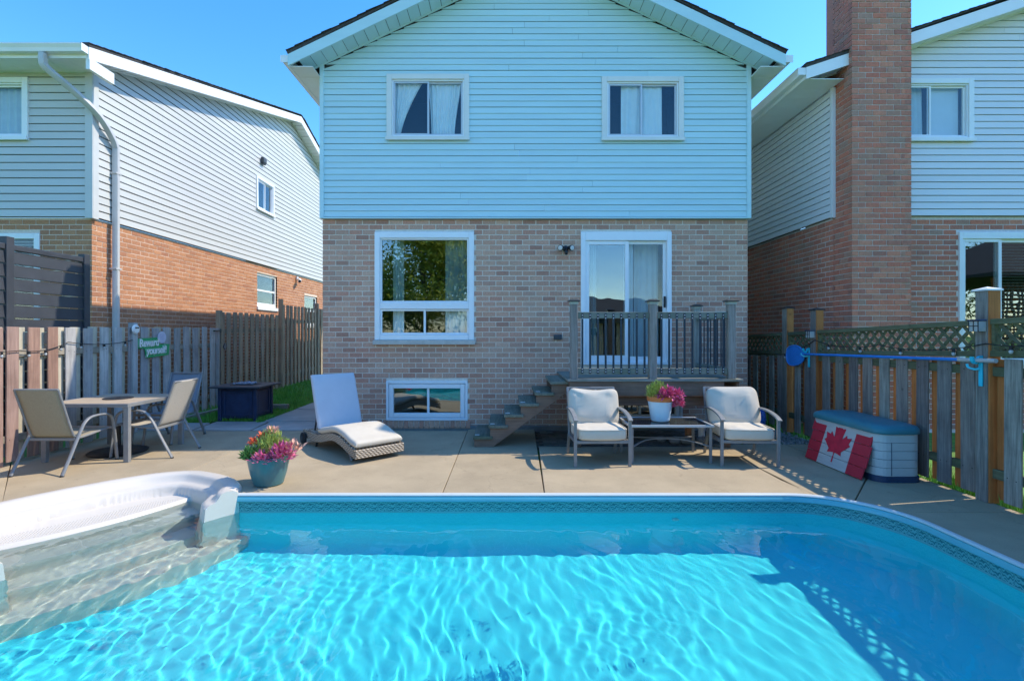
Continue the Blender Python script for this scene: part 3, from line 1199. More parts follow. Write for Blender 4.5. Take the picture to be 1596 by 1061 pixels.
def eave(root, fr, u_eave, u_wall, z, y0, y1, drop=.16, panels=True, soff='trim', gutter=True):
    """level soffit boxed under an eave that runs along local y, with fascia and gutter"""
    sg = 1 if u_eave > u_wall else -1
    mb = MB(fr)
    mb.box(min(u_eave, u_eave - sg * .02), max(u_eave, u_eave - sg * .02), y0, y1, z - drop, z - .004)
    fa = mb.build('eave_fascia', MT[soff], root, world=True)
    n = max(1, int((y1 - y0) / .32))
    for i in range(n):
        a = y0 + (y1 - y0) * i / n + .003; b = y0 + (y1 - y0) * (i + 1) / n
        mb = MB(fr); mb.box(min(u_wall, u_eave - sg * .022), max(u_wall, u_eave - sg * .022), a, b, z - drop + .004, z - drop + .014)
        mb.build('soffit_panel', MT[soff], fa, world=True)
    if gutter:
        mb = MB(fr)
        P = [(0, 0), (0, -.11), (.085, -.11), (.10, -.06), (.125, -.015), (.125, 0), (.118, 0), (.118, -.013), (.094, -.058), (.08, -.104), (.006, -.104), (.006, 0)]
        v = []
        for y in (y0 - .02, y1):
            for (o_, dz) in P:
                v.append((u_eave + sg * (o_ + .001), y, z - .005 + dz))
        k = len(P)
        f = [(j, (j + 1) % k, k + (j + 1) % k, k + j) for j in range(k)]
        mb.add(v, f)
        mb.box(min(u_eave + sg * .002, u_eave + sg * .122), max(u_eave + sg * .002, u_eave + sg * .122), y0 - .026, y0 - .021, z - .114, z - .004)
        mb.build('gutter', MT[soff], root, world=True)


# --- the middle house
hs_main = thing('house', 'two-storey house with white siding tinted blue for shade over tan brick behind the patio', 'house', (.455, 11, 0))
H = House(hs_main, MT['brick_tan'], MT['mortar'])
F0 = frame(0, 8, 0)
LW = (-2.12, -.526, 1.40, 3.16)
BW = (-1.94, -.63, .14, .77)
DW = (1.185, 2.64, 1.03, 3.16)
BW2 = (1.42, 2.82, .12, .64)
holes = [LW, BW, DW, BW2]
H.bricks(F0, -2.96, 3.87, .0, 3.385, holes)
H.wall(F0, -2.955, 3.865, -.1, 3.39, holes, MT['mortar'])
FL = frame(-2.96, 16, -PI / 2)
H.bricks(FL, 0, 8, .0, 3.385, (), vis=False)
MB().box(-2.953, -2.84, 8.12, 16, -.1, 3.39).build('wall', MT['mortar'], hs_main, world=True)
MB().box(3.75, 3.862, 8.12, 16, -.1, 3.39).build('wall', MT['mortar'], hs_main, world=True)
MB().box(-2.93, 3.84, 8.0, 8.02, 3.35, 3.388).build('ledger', MT['foundation'], hs_main, world=True)
MB(F0).box(-2.97, 3.88, -.03, .2, -.05, .055).build('foundation', MT['foundation'], hs_main, bevel=.01, world=True)
UW1 = (-1.92, -.60, 4.62, 5.67)
UW2 = (1.515, 2.825, 4.61, 5.63)
UC, HW, ZE, SL = .455, 3.79, 5.78, .48
rt = lambda u: ZE + (HW - abs(u - UC)) * SL - .15
siding(hs_main, F0, -2.975, 3.885, 3.39, rt, .0975, MT['siding'], [UW1, UW2], zmax=7.6)
for u in (-2.975, 3.885):
    sg = -1 if u < 0 else 1
    mb = MB(F0); mb.box(u - .012 if sg < 0 else u - .052, u + .052 if sg < 0 else u + .012, -.068, .0, 3.37, rt(u) + .02); 
    mb.build('corner_post', MT['siding'], hs_main, bevel=.004, world=True)
    mb = MB(F0); mb.box(min(u, u - sg * .03), max(u, u - sg * .03), .0, 8, 3.39, 5.8); mb.build('side_siding', MT['siding'], hs_main, world=True)
MB(F0).box(-2.98, 3.89, -.064, .02, 3.368, 3.388).build('starter_strip', MT['siding'], hs_main, world=True)
gable(hs_main, F0, UC, HW, ZE, SL, -.43, 8.8, -.05, fas=.175, soff='siding')
eave(hs_main, F0, UC - HW, -2.975, ZE, -.38, 8.2, .17, soff='trim')
eave(hs_main, F0, UC + HW, 3.885, ZE, -.38, 8.2, .17, soff='trim')

# upper windows
w, (a, b, c, d) = slider_window(hs_main, F0, *UW1, trim='trim_cream', split=.5)
room(F0, a, b, c, d, w)
curtain_sheet(F0, a + .03, a + .48, c, d, .03, 5, .018, w, MT['curtain'], a + .04, a + .12)
curtain_sheet(F0, a + .57, b - .03, c, d, .03, 7, .018, w, MT['curtain'], a + .62, b - .16)
w, (a, b, c, d) = slider_window(hs_main, F0, *UW2, trim='trim_cream', split=.48)
room(F0, a, b, c, d, w)
curtain_sheet(F0, a + .24, a + .9, c, d, .03, 5, .014, w, MT['curtain'])
curtain_sheet(F0, a - .1, a + .06, c, d, .03, 2, .014, w, MT['curtain_grey'])

# big picture window
u0, u1, z0, z1 = LW
mb = MB(F0); ring(mb, u0, u1, z0 + .03, z1, .085, -.035, .06, .085, .10)
pw = mb.build('picture_window', MT['vinyl'], hs_main, bevel=.008, world=True)
zm = 1.99
mb = MB(F0); mb.box(u0 + .086, u1 - .086, -.028, .055, zm - .065, zm + .04); mb.build('transom', MT['vinyl'], pw, bevel=.006, world=True)
mb = MB(F0); ring(mb, u0 + .087, u1 - .087, zm + .041, z1 - .101, .025, -.012, .05); mb.build('sash', MT['vinyl'], pw, bevel=.004, world=True)
mb = MB(F0); mb.box(u0 + .112, u1 - .112, .016, .021, zm + .066, z1 - .126); mb.build('pane', MT['glass_strong'], pw, world=True)
um = (u0 + u1) / 2
for i, (p, q, y) in enumerate(((u0 + .087, um + .02, -.005), (um - .02, u1 - .087, .016))):
    mb = MB(F0); ring(mb, p, q, z0 + .117, zm - .067, .03, y, y + .02); mb.build('sash', MT['vinyl'], pw, bevel=.003, world=True)
    mb = MB(F0); mb.box(p + .028, q - .028, y + .008, y + .012, z0 + .145, zm - .095); mb.build('pane', MT['glass'], pw, world=True)
MB(F0).box(u0 - .02, u1 + .02, -.075, .03, z0 - .045, z0 + .029).build('sill', MT['stone_sill'], pw, bevel=.008, world=True)
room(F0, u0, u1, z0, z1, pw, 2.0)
curtain_sheet(F0, u0 + .26, u0 + .44, z0, z1, .14, 3, .018, pw, MT['curtain'])
curtain_sheet(F0, u1 - .48, u1 - .05, z0, z1, .14, 4, .016, pw, MT['curtain_grey'])

# basement windows
for (u0, u1, z0, z1) in (BW, BW2):
    mb = MB(F0); ring(mb, u0, u1, z0, z1, .04, -.02, .06)
    bw = mb.build('basement_window', MT['vinyl'], hs_main, bevel=.006, world=True)
    mb = MB(F0); ring(mb, u0 + .046, u1 - .046, z0 + .046, z1 - .046, .072, -.012, .055); mb.build('frame', MT['vinyl'], bw, bevel=.008, world=True)
    um = (u0 + u1) / 2 + .02
    mb = MB(F0); mb.box(um - .018, um + .018, .0, .05, z0 + .119, z1 - .119); mb.build('mullion', MT['vinyl'], bw, bevel=.003, world=True)
    for p, q in ((u0 + .118, um - .018), (um + .018, u1 - .118)):
        mb = MB(F0); mb.box(p, q, .024, .028, z0 + .118, z1 - .118); mb.build('pane', MT['glass_strong'], bw, world=True)
    room(F0, u0, u1, z0, z1, bw, .9)
# rowlock brick sill under the left basement window
mesh_r = MB().box(-.5, .5, 0, .1, -.5, .5).mesh('sill_brick'); mesh_r.materials.append(MT['brick_tan'])
sb = MB(F0).box(-1.98, -.59, -.03, .05, .02, .128).build('sill', MT['mortar'], hs_main, world=True)
for i in range(17):
    o = bpy.data.objects.new('sill_brick', mesh_r); COL.objects.link(o); o.parent = sb
    o.matrix_local = F0 @ Matrix.Translation((-1.945 + i * .0827, -.04, .075)) @ Matrix.Diagonal((.072, 1, .108, 1))

# sliding patio door
u0, u1, z0, z1 = DW
mb = MB(F0); ring(mb, u0, u1, z0, z1, .075, -.035, .07, .05, .14)
pd = mb.build('patio_door', MT['vinyl'], hs_main, bevel=.008, world=True)
um = (u0 + u1) / 2 + .015
for i, (p, q, y, fw) in enumerate(((u0 + .076, um + .03, -.012, .062), (um - .03, u1 - .076, .022, .05))):
    mb = MB(F0); ring(mb, p, q, z0 + .052, z1 - .142, fw, y, y + .03, fw * 1.6, fw)
    ds = mb.build('door_sash', MT['vinyl'], pd, bevel=.004, world=True)
    mb = MB(F0); mb.box(p + fw - .003, q - fw + .003, y + .012, y + .018, z0 + .052 + fw * 1.6 - .003, z1 - .142 - fw + .003)
    mb.build('pane', MT['glass_strong' if i == 0 else 'glass'], ds, world=True)
mb = MB(F0); mb.box(u1 - .118, u1 - .092, -.015, .02, 1.95, 2.13); mb.build('handle', MT['black_metal'], pd, bevel=.006, world=True)
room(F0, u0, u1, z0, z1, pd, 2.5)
curtain_sheet(F0, u0 + .18, u0 + .27, z0, z1, .12, 2, .012, pd, MT['blind'])
curtain_sheet(F0, um - .02, um + .13, z0, z1, .13, 2, .012, pd, MT['curtain_grey'])
curtain_sheet(F0, um + .2, u1 - .1, z0, z1, .35, 4, .012, pd, MT['curtain_grey'])
H.finish()

# --- wall floodlight and outlet
fl = thing('floodlight', 'black twin-head floodlight on the brick left of the patio door', 'light', (.94, 7.99, 2.89))
MB().lathe([(0, 0), (.05, 0), (.05, .03), (.04, .035), (0, .035)], 16, m=Matrix.Rotation(rad(90), 4, 'X')).build('base_plate', MT['black_metal'], fl, smooth=40)
MB().tube([(0, -.03, 0), (0, -.08, -.02), (0, -.10, -.06)], .016, 8).build('arm', MT['black_metal'], fl, smooth=60)
MB().ball((0, -.1, -.075), .03, 12, 8, (1, 1, 1.3)).build('motion_sensor', MT['black_metal'], fl, smooth=60)
MT['lens'] = M('lens', (.6, .62, .62), .2, .05, 5)
for sg in (-1, 1):
    m = Matrix.Translation((sg * .075, -.07, .005)) @ Matrix.Rotation(sg * .5, 4, 'Z') @ Matrix.Rotation(rad(100), 4, 'X')
    hd = MB().lathe([(.018, -.05), (.03, -.045), (.042, .0), (.046, .035), (.046, .04), (.0, .04)], 16, m=m).build('lamp_head', MT['black_metal'], fl, smooth=40)
    MB().lathe([(0, .041), (.038, .041), (.034, .047), (0, .05)], 16, m=m).build('lens', MT['lens'], hd, smooth=40)
ot = thing('outlet_cover', 'small grey weatherproof outlet cover on the brick beside the deck stairs', 'outlet', (.815, 7.998, 1.475))
MT['dark_grey_plastic'] = M('dark_grey_plastic', (.06, .07, .08), .5, .1, 6)
MB().box(-.065, .065, -.03, 0, -.04, .04).build('box', MT['dark_grey_plastic'], ot, bevel=.006)
MB().box(-.05, -.002, -.038, -.0305, -.028, .028).build('flap', MT['dark_grey_plastic'], ot, bevel=.003)
MB().box(.002, .05, -.038, -.0305, -.028, .028).build('flap', MT['dark_grey_plastic'], ot, bevel=.003)

# --- the left neighbour
hs_left = thing('house', 'left neighbour house, white siding over sunlit orange brick', 'house', (-10, 15.3, 0))
H = House(hs_left, MT['brick_orange'], MT['mortar_warm'])
FS = frame(-6.67, 8, PI / 2)          # sunlit side wall, u runs back
FF = frame(-14, 8, 0)                 # front wall in shade
W1 = (5.3, 6.45, 2.2, 3.17); W2 = (8.4, 9.5, 1.75, 2.8)
H.bricks(FS, 0.0, 12.0, 0, 3.385, [W1, W2])
H.wall(FS, .005, 14.6, -.1, 3.39, [W1, W2], MT['mortar_warm'])
FWn = (4.2, 6.5, 1.6, 3.14)
H.bricks(FF, 0, 7.33, 0, 3.385, [FWn])
H.wall(FF, 0, 7.21, -.1, 3.39, [FWn], MT['mortar_warm'])
UCL, HWL, ZEL, SLL = 7.3, 7.78, 5.86, .30
rl = lambda u: ZEL + (HWL - abs(u - UCL)) * SLL - .16
SW = (5.15, 6.15, 4.83, 5.72)
siding(hs_left, FS, 0, 14.6, 3.39, rl, .122, MT['siding_left'], [SW], gap2=.016, zmax=8.2)
UWf = (5.05, 6.36, 4.62, 5.62)
siding(hs_left, FF, 0, 7.33, 3.39, lambda u: 5.72, .124, MT['siding_left'], [UWf], gap2=.012, zmax=5.72)
mb = MB(frame(-6.67, 8, 0)); mb.box(-.06, .065, -.066, -.0505, 3.37, 5.72); mb.box(.051, .066, -.05, .06, 3.37, 5.72)
mb.build('corner_post', MT['siding_left'], hs_left, bevel=.004, world=True)
gable(hs_left, FS, UCL, HWL, ZEL, SLL, -.36, 8, -.05, fas=.19, soff='trim')
FE = frame(-6.67, 8, PI / 2)
eave(hs_left, FS, UCL - HWL, -.0, ZEL, -.32, 7.4, .17)
eave(hs_left, FS, UCL + HWL, 14.6, ZEL, -.32, 7.4, .17)
# rake return box at the front corner
mb = MB(FS); mb.box(-.47, .0, -.36, -.30, ZEL - .33, ZEL - .16); mb.build('rake_return', MT['trim'], hs_left, world=True)
w, ar = slider_window(hs_left, FS, *SW, casing=.07, trim='trim', glass='glass'); room(FS, *ar, w)
curtain_sheet(FS, ar[0] + .1, ar[0] + .35, ar[2], ar[3], .1, 3, .015, w, MT['curtain'])
w, ar = slider_window(hs_left, FF, *UWf, casing=.09, trim='trim', glass='glass'); room(FF, *ar, w)
curtain_sheet(FF, ar[0] + .1, ar[1] - .1, ar[2], ar[3], .1, 8, .015, w, MT['curtain_grey'])
for wh, nm in ((W1, 1), (W2, 2)):
    u0, u1, z0, z1 = wh
    mb = MB(FS); ring(mb, u0 + .002, u1 - .002, z0 + .06, z1 - .002, .06, .04, .1); w = mb.build('window', MT['trim'], hs_left, bevel=.005, world=True)
    zm = (z0 + z1) / 2
    mb = MB(FS); mb.box(u0 + .063, u1 - .063, .05, .09, zm, zm + .05); mb.box(u0 + .063, u1 - .063, .05, .09, z0 + .125, z0 + .17); mb.build('sash', MT['vinyl'], w, bevel=.004, world=True)
    mb = MB(FS); mb.box(u0 + .06, u1 - .06, .068, .072, z0 + .12, z1 - .06); mb.build('pane', MT['glass'], w, world=True)
    mb = MB(FS); mb.box(u0 - .03, u1 + .03, -.04, .039, z0 - .03, z0 + .059); mb.build('sill', MT['trim'], w, bevel=.006, world=True)
    room(FS, u0, u1, z0, z1, w)
u0, u1, z0, z1 = FWn
mb = MB(FF); ring(mb, u0, u1, z0, z1, .09, -.02, .06); w = mb.build('window', MT['trim'], hs_left, bevel=.006, world=True)
mb = MB(FF); mb.box(u0 + .09, u1 - .09, .02, .025, z0 + .09, z1 - .09); mb.build('pane', MT['glass'], w, world=True)
for k in range(10):
    mb = MB(FF); mb.box(u0 + .1, u1 - .1, .05, .075, z1 - .13 - k * .05, z1 - .125 - k * .05, Matrix.Identity(4)); mb.build('blind_slat', MT['blind'], w, world=True)
room(FF, u0, u1, z0, z1, w)
H.finish()
# downspout with its swan neck
ds = thing('downspout', 'grey metal downspout with swan neck on the left house corner', 'downspout', (-6.55, 8.35, 0))
SP = [(-.065, -.04), (-.03, -.045), (.03, -.045), (.065, -.04), (.07, 0), (.065, .04), (.03, .045), (-.03, .045), (-.065, .04), (-.07, 0)]
SP = [(a * .62, b * .95) for a, b in SP]
pts = [(-6.95, 7.46, 5.73), (-6.95, 7.46, 5.62), (-6.92, 7.49, 5.52), (-6.70, 7.70, 5.28), (-6.54, 7.98, 5.02), (-6.545, 8.25, 4.78), (-6.56, 8.34, 4.66), (-6.565, 8.36, 4.55), (-6.565, 8.36, 3.0), (-6.565, 8.36, .15), (-6.55, 8.34, .05)]
MB().sweep(crom(pts, 4), SP).build('pipe', MT['spout'], ds, smooth=40, world=True)
for z in (4.2, 2.6, 1.2):
    MB().box(-6.64, -6.515, 8.305, 8.42, z, z + .03).build('strap', MT['spout'], ds, bevel=.003, world=True)
# vent and camera on the side wall
vt = thing('wall_vent', 'small dark vent hood high on the left house siding', 'vent', (-6.61, 13.45, 6.2))
MB().box(0, .09, -.09, .09, -.07, .08).build('hood', MT['dark_grey_plastic'], vt, bevel=.02)
MB().box(.01, .07, -.08, .08, -.10, -.071).build('flap', MT['black_metal'], vt, bevel=.003)
sc_ = thing('security_camera', 'white security camera under the siding edge of the left house', 'camera', (-6.66, 15.75, 3.28))
MB().box(0, .05, -.05, .05, -.05, .05).build('bracket', MT['white_plastic'], sc_, bevel=.008)
MB().tube([(.04, 0, 0), (.12, -.04, -.05)], .018, 8).build('arm', MT['white_plastic'], sc_, smooth=50)
MB().tube([(.08, .06, -.04), (.17, -.16, -.11)], .05, 12).build('body', MT['white_plastic'], sc_, smooth=50)
MB().tube([(.168, -.156, -.1085), (.174, -.17, -.113)], .038, 12).build('lens', MT['black_metal'], sc_, smooth=50)

# --- the right neighbour
hs_right = thing('house', 'right neighbour house, white siding over red brick', 'house', (8.7, 12, 0))
H = House(hs_right, MT['brick_red'], MT['mortar_red'])
FR = frame(5.25, 20, -PI / 2)          # shaded side wall, u runs forward to 12
FQ = frame(0, 8, 0)
H.bricks(FR, 0, 12.0, 0, 3.385)
H.wall(FR, 0, 11.99, -.1, 3.39, [], MT['mortar_red'])
RD = (7.25, 9.1, 1.03, 3.16)
H.bricks(FQ, 6.16, 12.0, 0, 3.40, [RD])
H.wall(FQ, 5.38, 12.0, -.1, 3.41, [RD], MT['mortar_red'])
# chimney
CH = frame(0, 7.57, 0)
CZ = 8.3
H.bricks(CH, 5.25, 6.15, 0, CZ)
FRc = frame(5.25, 8.02, -PI / 2)
H.bricks(FRc, 0, .45, 0, CZ, off=.25)
FRd = frame(6.15, 7.57, PI / 2)
H.bricks(FRd, 0.0, .45, 0, CZ, off=.25)
ch = MB().box(5.258, 6.142, 7.578, 7.995, -.1, CZ).build('chimney', MT['mortar_red'], hs_right, world=True)
MB().box(5.2, 6.2, 7.52, 8.2, CZ, CZ + .09).build('chimney_cap', MT['foundation'], ch, bevel=.01, world=True)
MB().box(5.262, 6.138, 7.995, 8.2, 5.4, CZ).build('chimney_back', MT['brick_red'], ch, world=True)
UCR, HWR, ZER, SLR = 8.62, 4.02, 5.62, .33
rr = lambda u: ZER + (HWR - abs(u - UCR)) * SLR - .16
RW = (6.17, 7.45, 4.6, 5.6)
siding(hs_right, FQ, 6.155, 12.0, 3.41, rr, .1075, MT['siding_right'], [RW], gap2=.009, zmax=7.0)
siding(hs_right, FR, 0, 12.0, 3.39, lambda u: 5.46, .1075, MT['siding_right'], [], gap2=.009, zmax=5.46)
mb = MB(); mb.box(5.188, 5.248, 7.94, 8.0, 3.38, 5.46); mb.build('corner_post', MT['siding_right'], hs_right, bevel=.004, world=True)
gable(hs_right, FQ, UCR, HWR, ZER, SLR, -.36, 12.5, -.05, fas=.18, soff='trim')
eave(hs_right, FQ, UCR - HWR, 5.2, ZER, -.32, 12, .17)
MB().box(11.9, 12.0, 8.13, 20, -.1, 5.7).build('wall', MT['siding_right'], hs_right, world=True)
mb = MB(); gp_ = [(5.3, -.1), (11.88, -.1), (11.88, 5.62), (8.62, 6.75), (5.3, 5.62)]
mb.prism(gp_, 0, .1, Matrix.Translation((0, 19.95, 0)) @ Matrix.Rotation(rad(90), 4, 'X')); mb.build('wall', MT['siding_right'], hs_right, world=True)
w, ar = slider_window(hs_right, FQ, *RW, casing=.085, trim='trim', glass='glass', split=.46); room(FQ, *ar, w)
mb = MB(FQ); mb.box(ar[0] + .55, ar[1] - .06, .06, .065, ar[2], ar[3]); mb.build('blind', MT['blind'], w, world=True)
curtain_sheet(FQ, ar[0] + .05, ar[0] + .5, ar[2], ar[3], .1, 4, .015, w, MT['curtain_grey'])
u0, u1, z0, z1 = RD
mb = MB(FQ); ring(mb, u0, u1, z0, z1, .06, -.03, .07, .05, .11); pd = mb.build('patio_door', MT['vinyl'], hs_right, bevel=.006, world=True)
um = (u0 + u1) / 2 - .27
for p, q, y in ((u0 + .062, um + .04, -.01), (um - .04, u1 - .062, .025)):
    mb = MB(FQ); ring(mb, p, q, z0 + .052, z1 - .112, .05, y, y + .03); ds_ = mb.build('door_sash', MT['vinyl'], pd, bevel=.004, world=True)
    mb = MB(FQ); mb.box(p + .048, q - .048, y + .012, y + .017, z0 + .1, z1 - .16); mb.build('pane', MT['glass_strong'], ds_, world=True)
for k in range(40):
    mb = MB(FQ); mb.box(um + .05, u1 - .1, .1, .128, z0 + .1 + k * .049, z0 + .1035 + k * .049); mb.build('blind_slat', MT['blind'], pd, world=True)
room(FQ, u0, u1, z0, z1, pd, 2)
H.finish()

# ------------------------------------------------------------------ fences
MT['wood_red'] = mat_wood('wood_red', [(0.286, 0.165, 0.121), (0.396, 0.253, 0.198), (0.330, 0.220, 0.187), (0.440, 0.286, 0.220)], .35)
MT['wood_grey'] = mat_wood('wood_grey', [(0.336, 0.322, 0.308), (0.476, 0.462, 0.448), (0.308, 0.266, 0.266), (0.420, 0.434, 0.434), (0.532, 0.518, 0.490)], .35)
MT['wood_tall'] = mat_wood('wood_tall', [(0.360, 0.288, 0.204), (0.432, 0.348, 0.252), (0.312, 0.264, 0.204), (0.396, 0.336, 0.264)], .35)
MT['wood_dark'] = mat_wood('wood_dark', [(.22, .205, .17), (.31, .295, .25), (.16, .13, .125), (.36, .35, .30), (.20, .19, .18), (.27, .22, .19)], .6, dirt=(.07, .055, .06))
MT['wood_cedar_glow'] = mat_wood('wood_cedar_glow', [(.46, .165, .05), (.50, .19, .06), (.38, .14, .045)], .35)  # cedar tone; on the right fence its orange paints sunlit glow
MT['wood_pale'] = mat_wood('wood_pale', [(.52, .46, .33), (.58, .52, .40), (.44, .40, .30)], .25)
MT['wood_green'] = mat_wood('wood_green', [(.115, .125, .075), (.15, .155, .09), (.10, .115, .075)], .45, along='y', dirt=(.05, .075, .03))
MT['wood_rail'] = mat_wood('wood_rail', [(.28, .24, .18), (.34, .30, .24)], .35, along='y')
MT['wood_deck'] = mat_wood('wood_deck', [(.22, .23, .20), (.27, .27, .24), (.18, .20, .17)], .45, along='x', dirt=(.08, .11, .05))
MT['wood_tread'] = mat_wood('wood_tread', [(.15, .16, .13), (.20, .21, .17), (.13, .15, .11)], .5, along='y', dirt=(.05, .09, .03))
MT['wood_post'] = mat_wood('wood_post', [(.30, .28, .24), (.22, .19, .18), (.36, .35, .30)], .5)
MT['wood_brown'] = mat_wood('wood_brown', [(.20, .13, .095), (.24, .165, .12)], .35, along='x')


def fence_run(root, X, y0, y1, side, zb, zt, mf, mbk, pitch=.265, w=.15, phase=0.0, back=True, rails=(.3, 1.15), matfn=None, rail_mat='wood_rail', jit=.012, railw=.04):
    """board-on-board run along Y. side=+1: our face looks to +X. zb/zt functions of Y."""
    xr = railw / 2
    n = int((y1 - y0) / pitch)
    for i in range(n + 1):
        for bk in ((0, 1) if back else (0,)):
            yc = y0 + phase + i * pitch + (pitch / 2 if bk else 0)
            if yc - w / 2 < y0 - .02 or yc + w / 2 > y1 + .02: continue
            ww = w * RN.uniform(.94, 1.02)
            zl = zb(yc) + RN.uniform(0, .02); zh = zt(yc) + RN.uniform(-jit, jit)
            xo = (xr + .001) if not bk else -(xr + .021)
            mb = MB(); c = RN.uniform(-.004, .004)
            mb.box(0, .02, -ww / 2, ww / 2, 0, zh - zl)
            mt = MT[mbk] if bk else (MT[matfn(yc)] if matfn else MT[mf])
            o = mb.build('fence_board', mt, root, bevel=.003, seg=1)
            o.location = Vector((X + side * xo + (0 if side > 0 else -.02), yc, zl)) - WOFF[root.name]
            o.rotation_euler = (RN.uniform(-.009, .009), RN.uniform(-.004, .004), RN.uniform(-.03, .03))
    nails = MB()
    for i in range(n + 1):
        yc = y0 + phase + i * pitch
        if yc - w / 2 < y0 - .02 or yc + w / 2 > y1 + .02: continue
        for z in rails:
            for dy in (-.04, .04):
                nails.ball((X + side * (xr + .0225), yc + dy + RN.uniform(-.008, .008), zb(yc) + z + RN.uniform(-.012, .012)), .0055, 5, 3, (.5, 1, 1))
    nh = nails.build('nail_heads', MT['black_metal'], root, world=True); nh['kind'] = 'stuff'
    for z in rails:
        mb = MB(); ym = (y0 + y1) / 2
        za, zc = zb(y0) + z, zb(y1) + z
        mb.bar((0, y0 - ym, za - zb(ym)), (0, y1 - ym, zc - zb(ym)), railw, .085)
        o = mb.build('rail', MT[rail_mat], root, bevel=.004, seg=1)
        o.location = Vector((X, ym, zb(ym))) - WOFF[root.name]


def post(root, X, Y, z0, z1, w=.09, mat='wood_grey', name='post', bev=.006):
    mb = MB(); mb.box(-w / 2, w / 2, -w / 2, w / 2, 0, z1 - z0)
    o = mb.build(name, MT[mat], root, bevel=bev)
    o.location = Vector((X, Y, z0)) - WOFF[root.name]
    return o


XL = -5.83
lf = thing('wooden_fence', 'low weathered board fence behind the dining table on the left', 'fence', (XL, 6, 0))
one = lambda y: .02
lowt = lambda y: 1.60 + .012 * (y - 5.7)
fence_run(lf, XL, 2.0, 9.98, 1, one, lowt, 'wood_grey', 'wood_pale', phase=.12, rails=(.28, 1.28), matfn=lambda y: 'wood_red' if y < 6.6 else 'wood_grey')
for y, h, m in ((2.0, 1.62, 'wood_red'), (5.66, 1.60, 'wood_red'), (7.72, 1.70, 'wood_grey'), (9.98, 1.64, 'wood_grey')):
    post(lf, XL + (.015 if y < 6 else .03), y, 0, h, .09, m)
tf = thing('wooden_fence', 'taller brownish board fence on the grass slope between the houses', 'fence', (XL, 12, 0))
slope = lambda y: .02 + .022 * max(0, y - 9.5)
fence_run(tf, XL, 10.05, 12.7, 1, slope, lambda y: 1.97 + .012 * (y - 10), 'wood_tall', 'wood_tall', pitch=.24, w=.14, phase=.08, rails=(.35, 1.55))
fence_run(tf, XL, 12.85, 19.5, 1, slope, lambda y: 2.27 + .01 * (y - 12.8), 'wood_tall', 'wood_tall', pitch=.24, w=.14, phase=.08, rails=(.35, 1.75))
for y, h in ((10.03, 2.0), (12.77, 2.42), (15.2, 2.45), (19.5, 2.4)):
    post(tf, XL + .03, y, 0, h, .09, 'wood_tall')
# edging timbers below the low fence
for (ya, yb_) in ((7.9, 9.4), (5.75, 7.85)):
    pass

# privacy screen of the left neighbour
MT['screen'] = M('screen', (.045, .05, .06), .5, .12, 6, spec=.5)
ps = thing('privacy_screen', 'dark slatted privacy screen standing behind the low left fence', 'screen', (-6.25, 6.7, 0))
ZT = 2.68
for y in (5.35, 6.22, 7.36):
    MB().box(-.05, .05, -.05, .05, 0, ZT + (.06 if y < 7 else .02)).build('post', MT['screen'], ps, bevel=.006, loc=(0, y - 6.7, 0))
for (ya, yb_) in ((5.4, 6.17), (6.27, 7.31)):
    for k in range(14):
        z = .2 + k * .17
        mb = MB(); mb.add([(.0, ya - 6.7, z), (.028, ya - 6.7, z + .004), (.012, ya - 6.7, z + .155), (-.016, ya - 6.7, z + .15), (.0, yb_ - 6.7, z), (.028, yb_ - 6.7, z + .004), (.012, yb_ - 6.7, z + .155), (-.016, yb_ - 6.7, z + .15)],
                          [(0, 1, 2, 3), (7, 6, 5, 4), (0, 4, 5, 1), (1, 5, 6, 2), (2, 6, 7, 3), (3, 7, 4, 0)])
        mb.build('slat', MT['screen'], ps)
    MB().box(-.035, .035, ya - 6.7, yb_ - 6.7, 2.58, 2.65).build('top_rail', MT['screen'], ps, bevel=.008)

# right fence with lattice topper
XR = 4.40
rf = thing('lattice_fence', 'dark weathered board fence topped with lattice along the right side', 'fence', (XR, 5, 0))
ztop = lambda y: 1.66 + (4.56 - y) * .034
zlow = lambda y: ztop(y) - .30
posts_r = [(2.05, 1.95), (4.56, 1.92), (7.07, 1.86), (7.80, 1.92), (9.6, 1.9)]
for y, h in posts_r:
    p = post(rf, XR, y, 0, h, .115, 'wood_dark')
    mb = MB(); mb.add([(-.075, -.075, 0), (.075, -.075, 0), (.075, .075, 0), (-.075, .075, 0), (-.075, -.075, .015), (.075, -.075, .015), (.075, .075, .015), (-.075, .075, .015), (0, 0, .04)],
                      [(3, 2, 1, 0), (0, 1, 5, 4), (1, 2, 6, 5), (2, 3, 7, 6), (3, 0, 4, 7), (4, 5, 8), (5, 6, 8), (6, 7, 8), (7, 4, 8)])
    mb.build('post_cap', MT['trim'] if y == 4.56 else MT['black_metal'], p, loc=(0, 0, h))
    # added plank, its orange paints sunlight on the post's near face
    mb = MB(); mb.box(-.05, .05, -.012, 0, 0, h - .004); mb.build('sun_tint_plank', MT['wood_cedar_glow'], p, loc=(.003, -.0585, .002))
ends = [-.8] + [p[0] for p in posts_r]
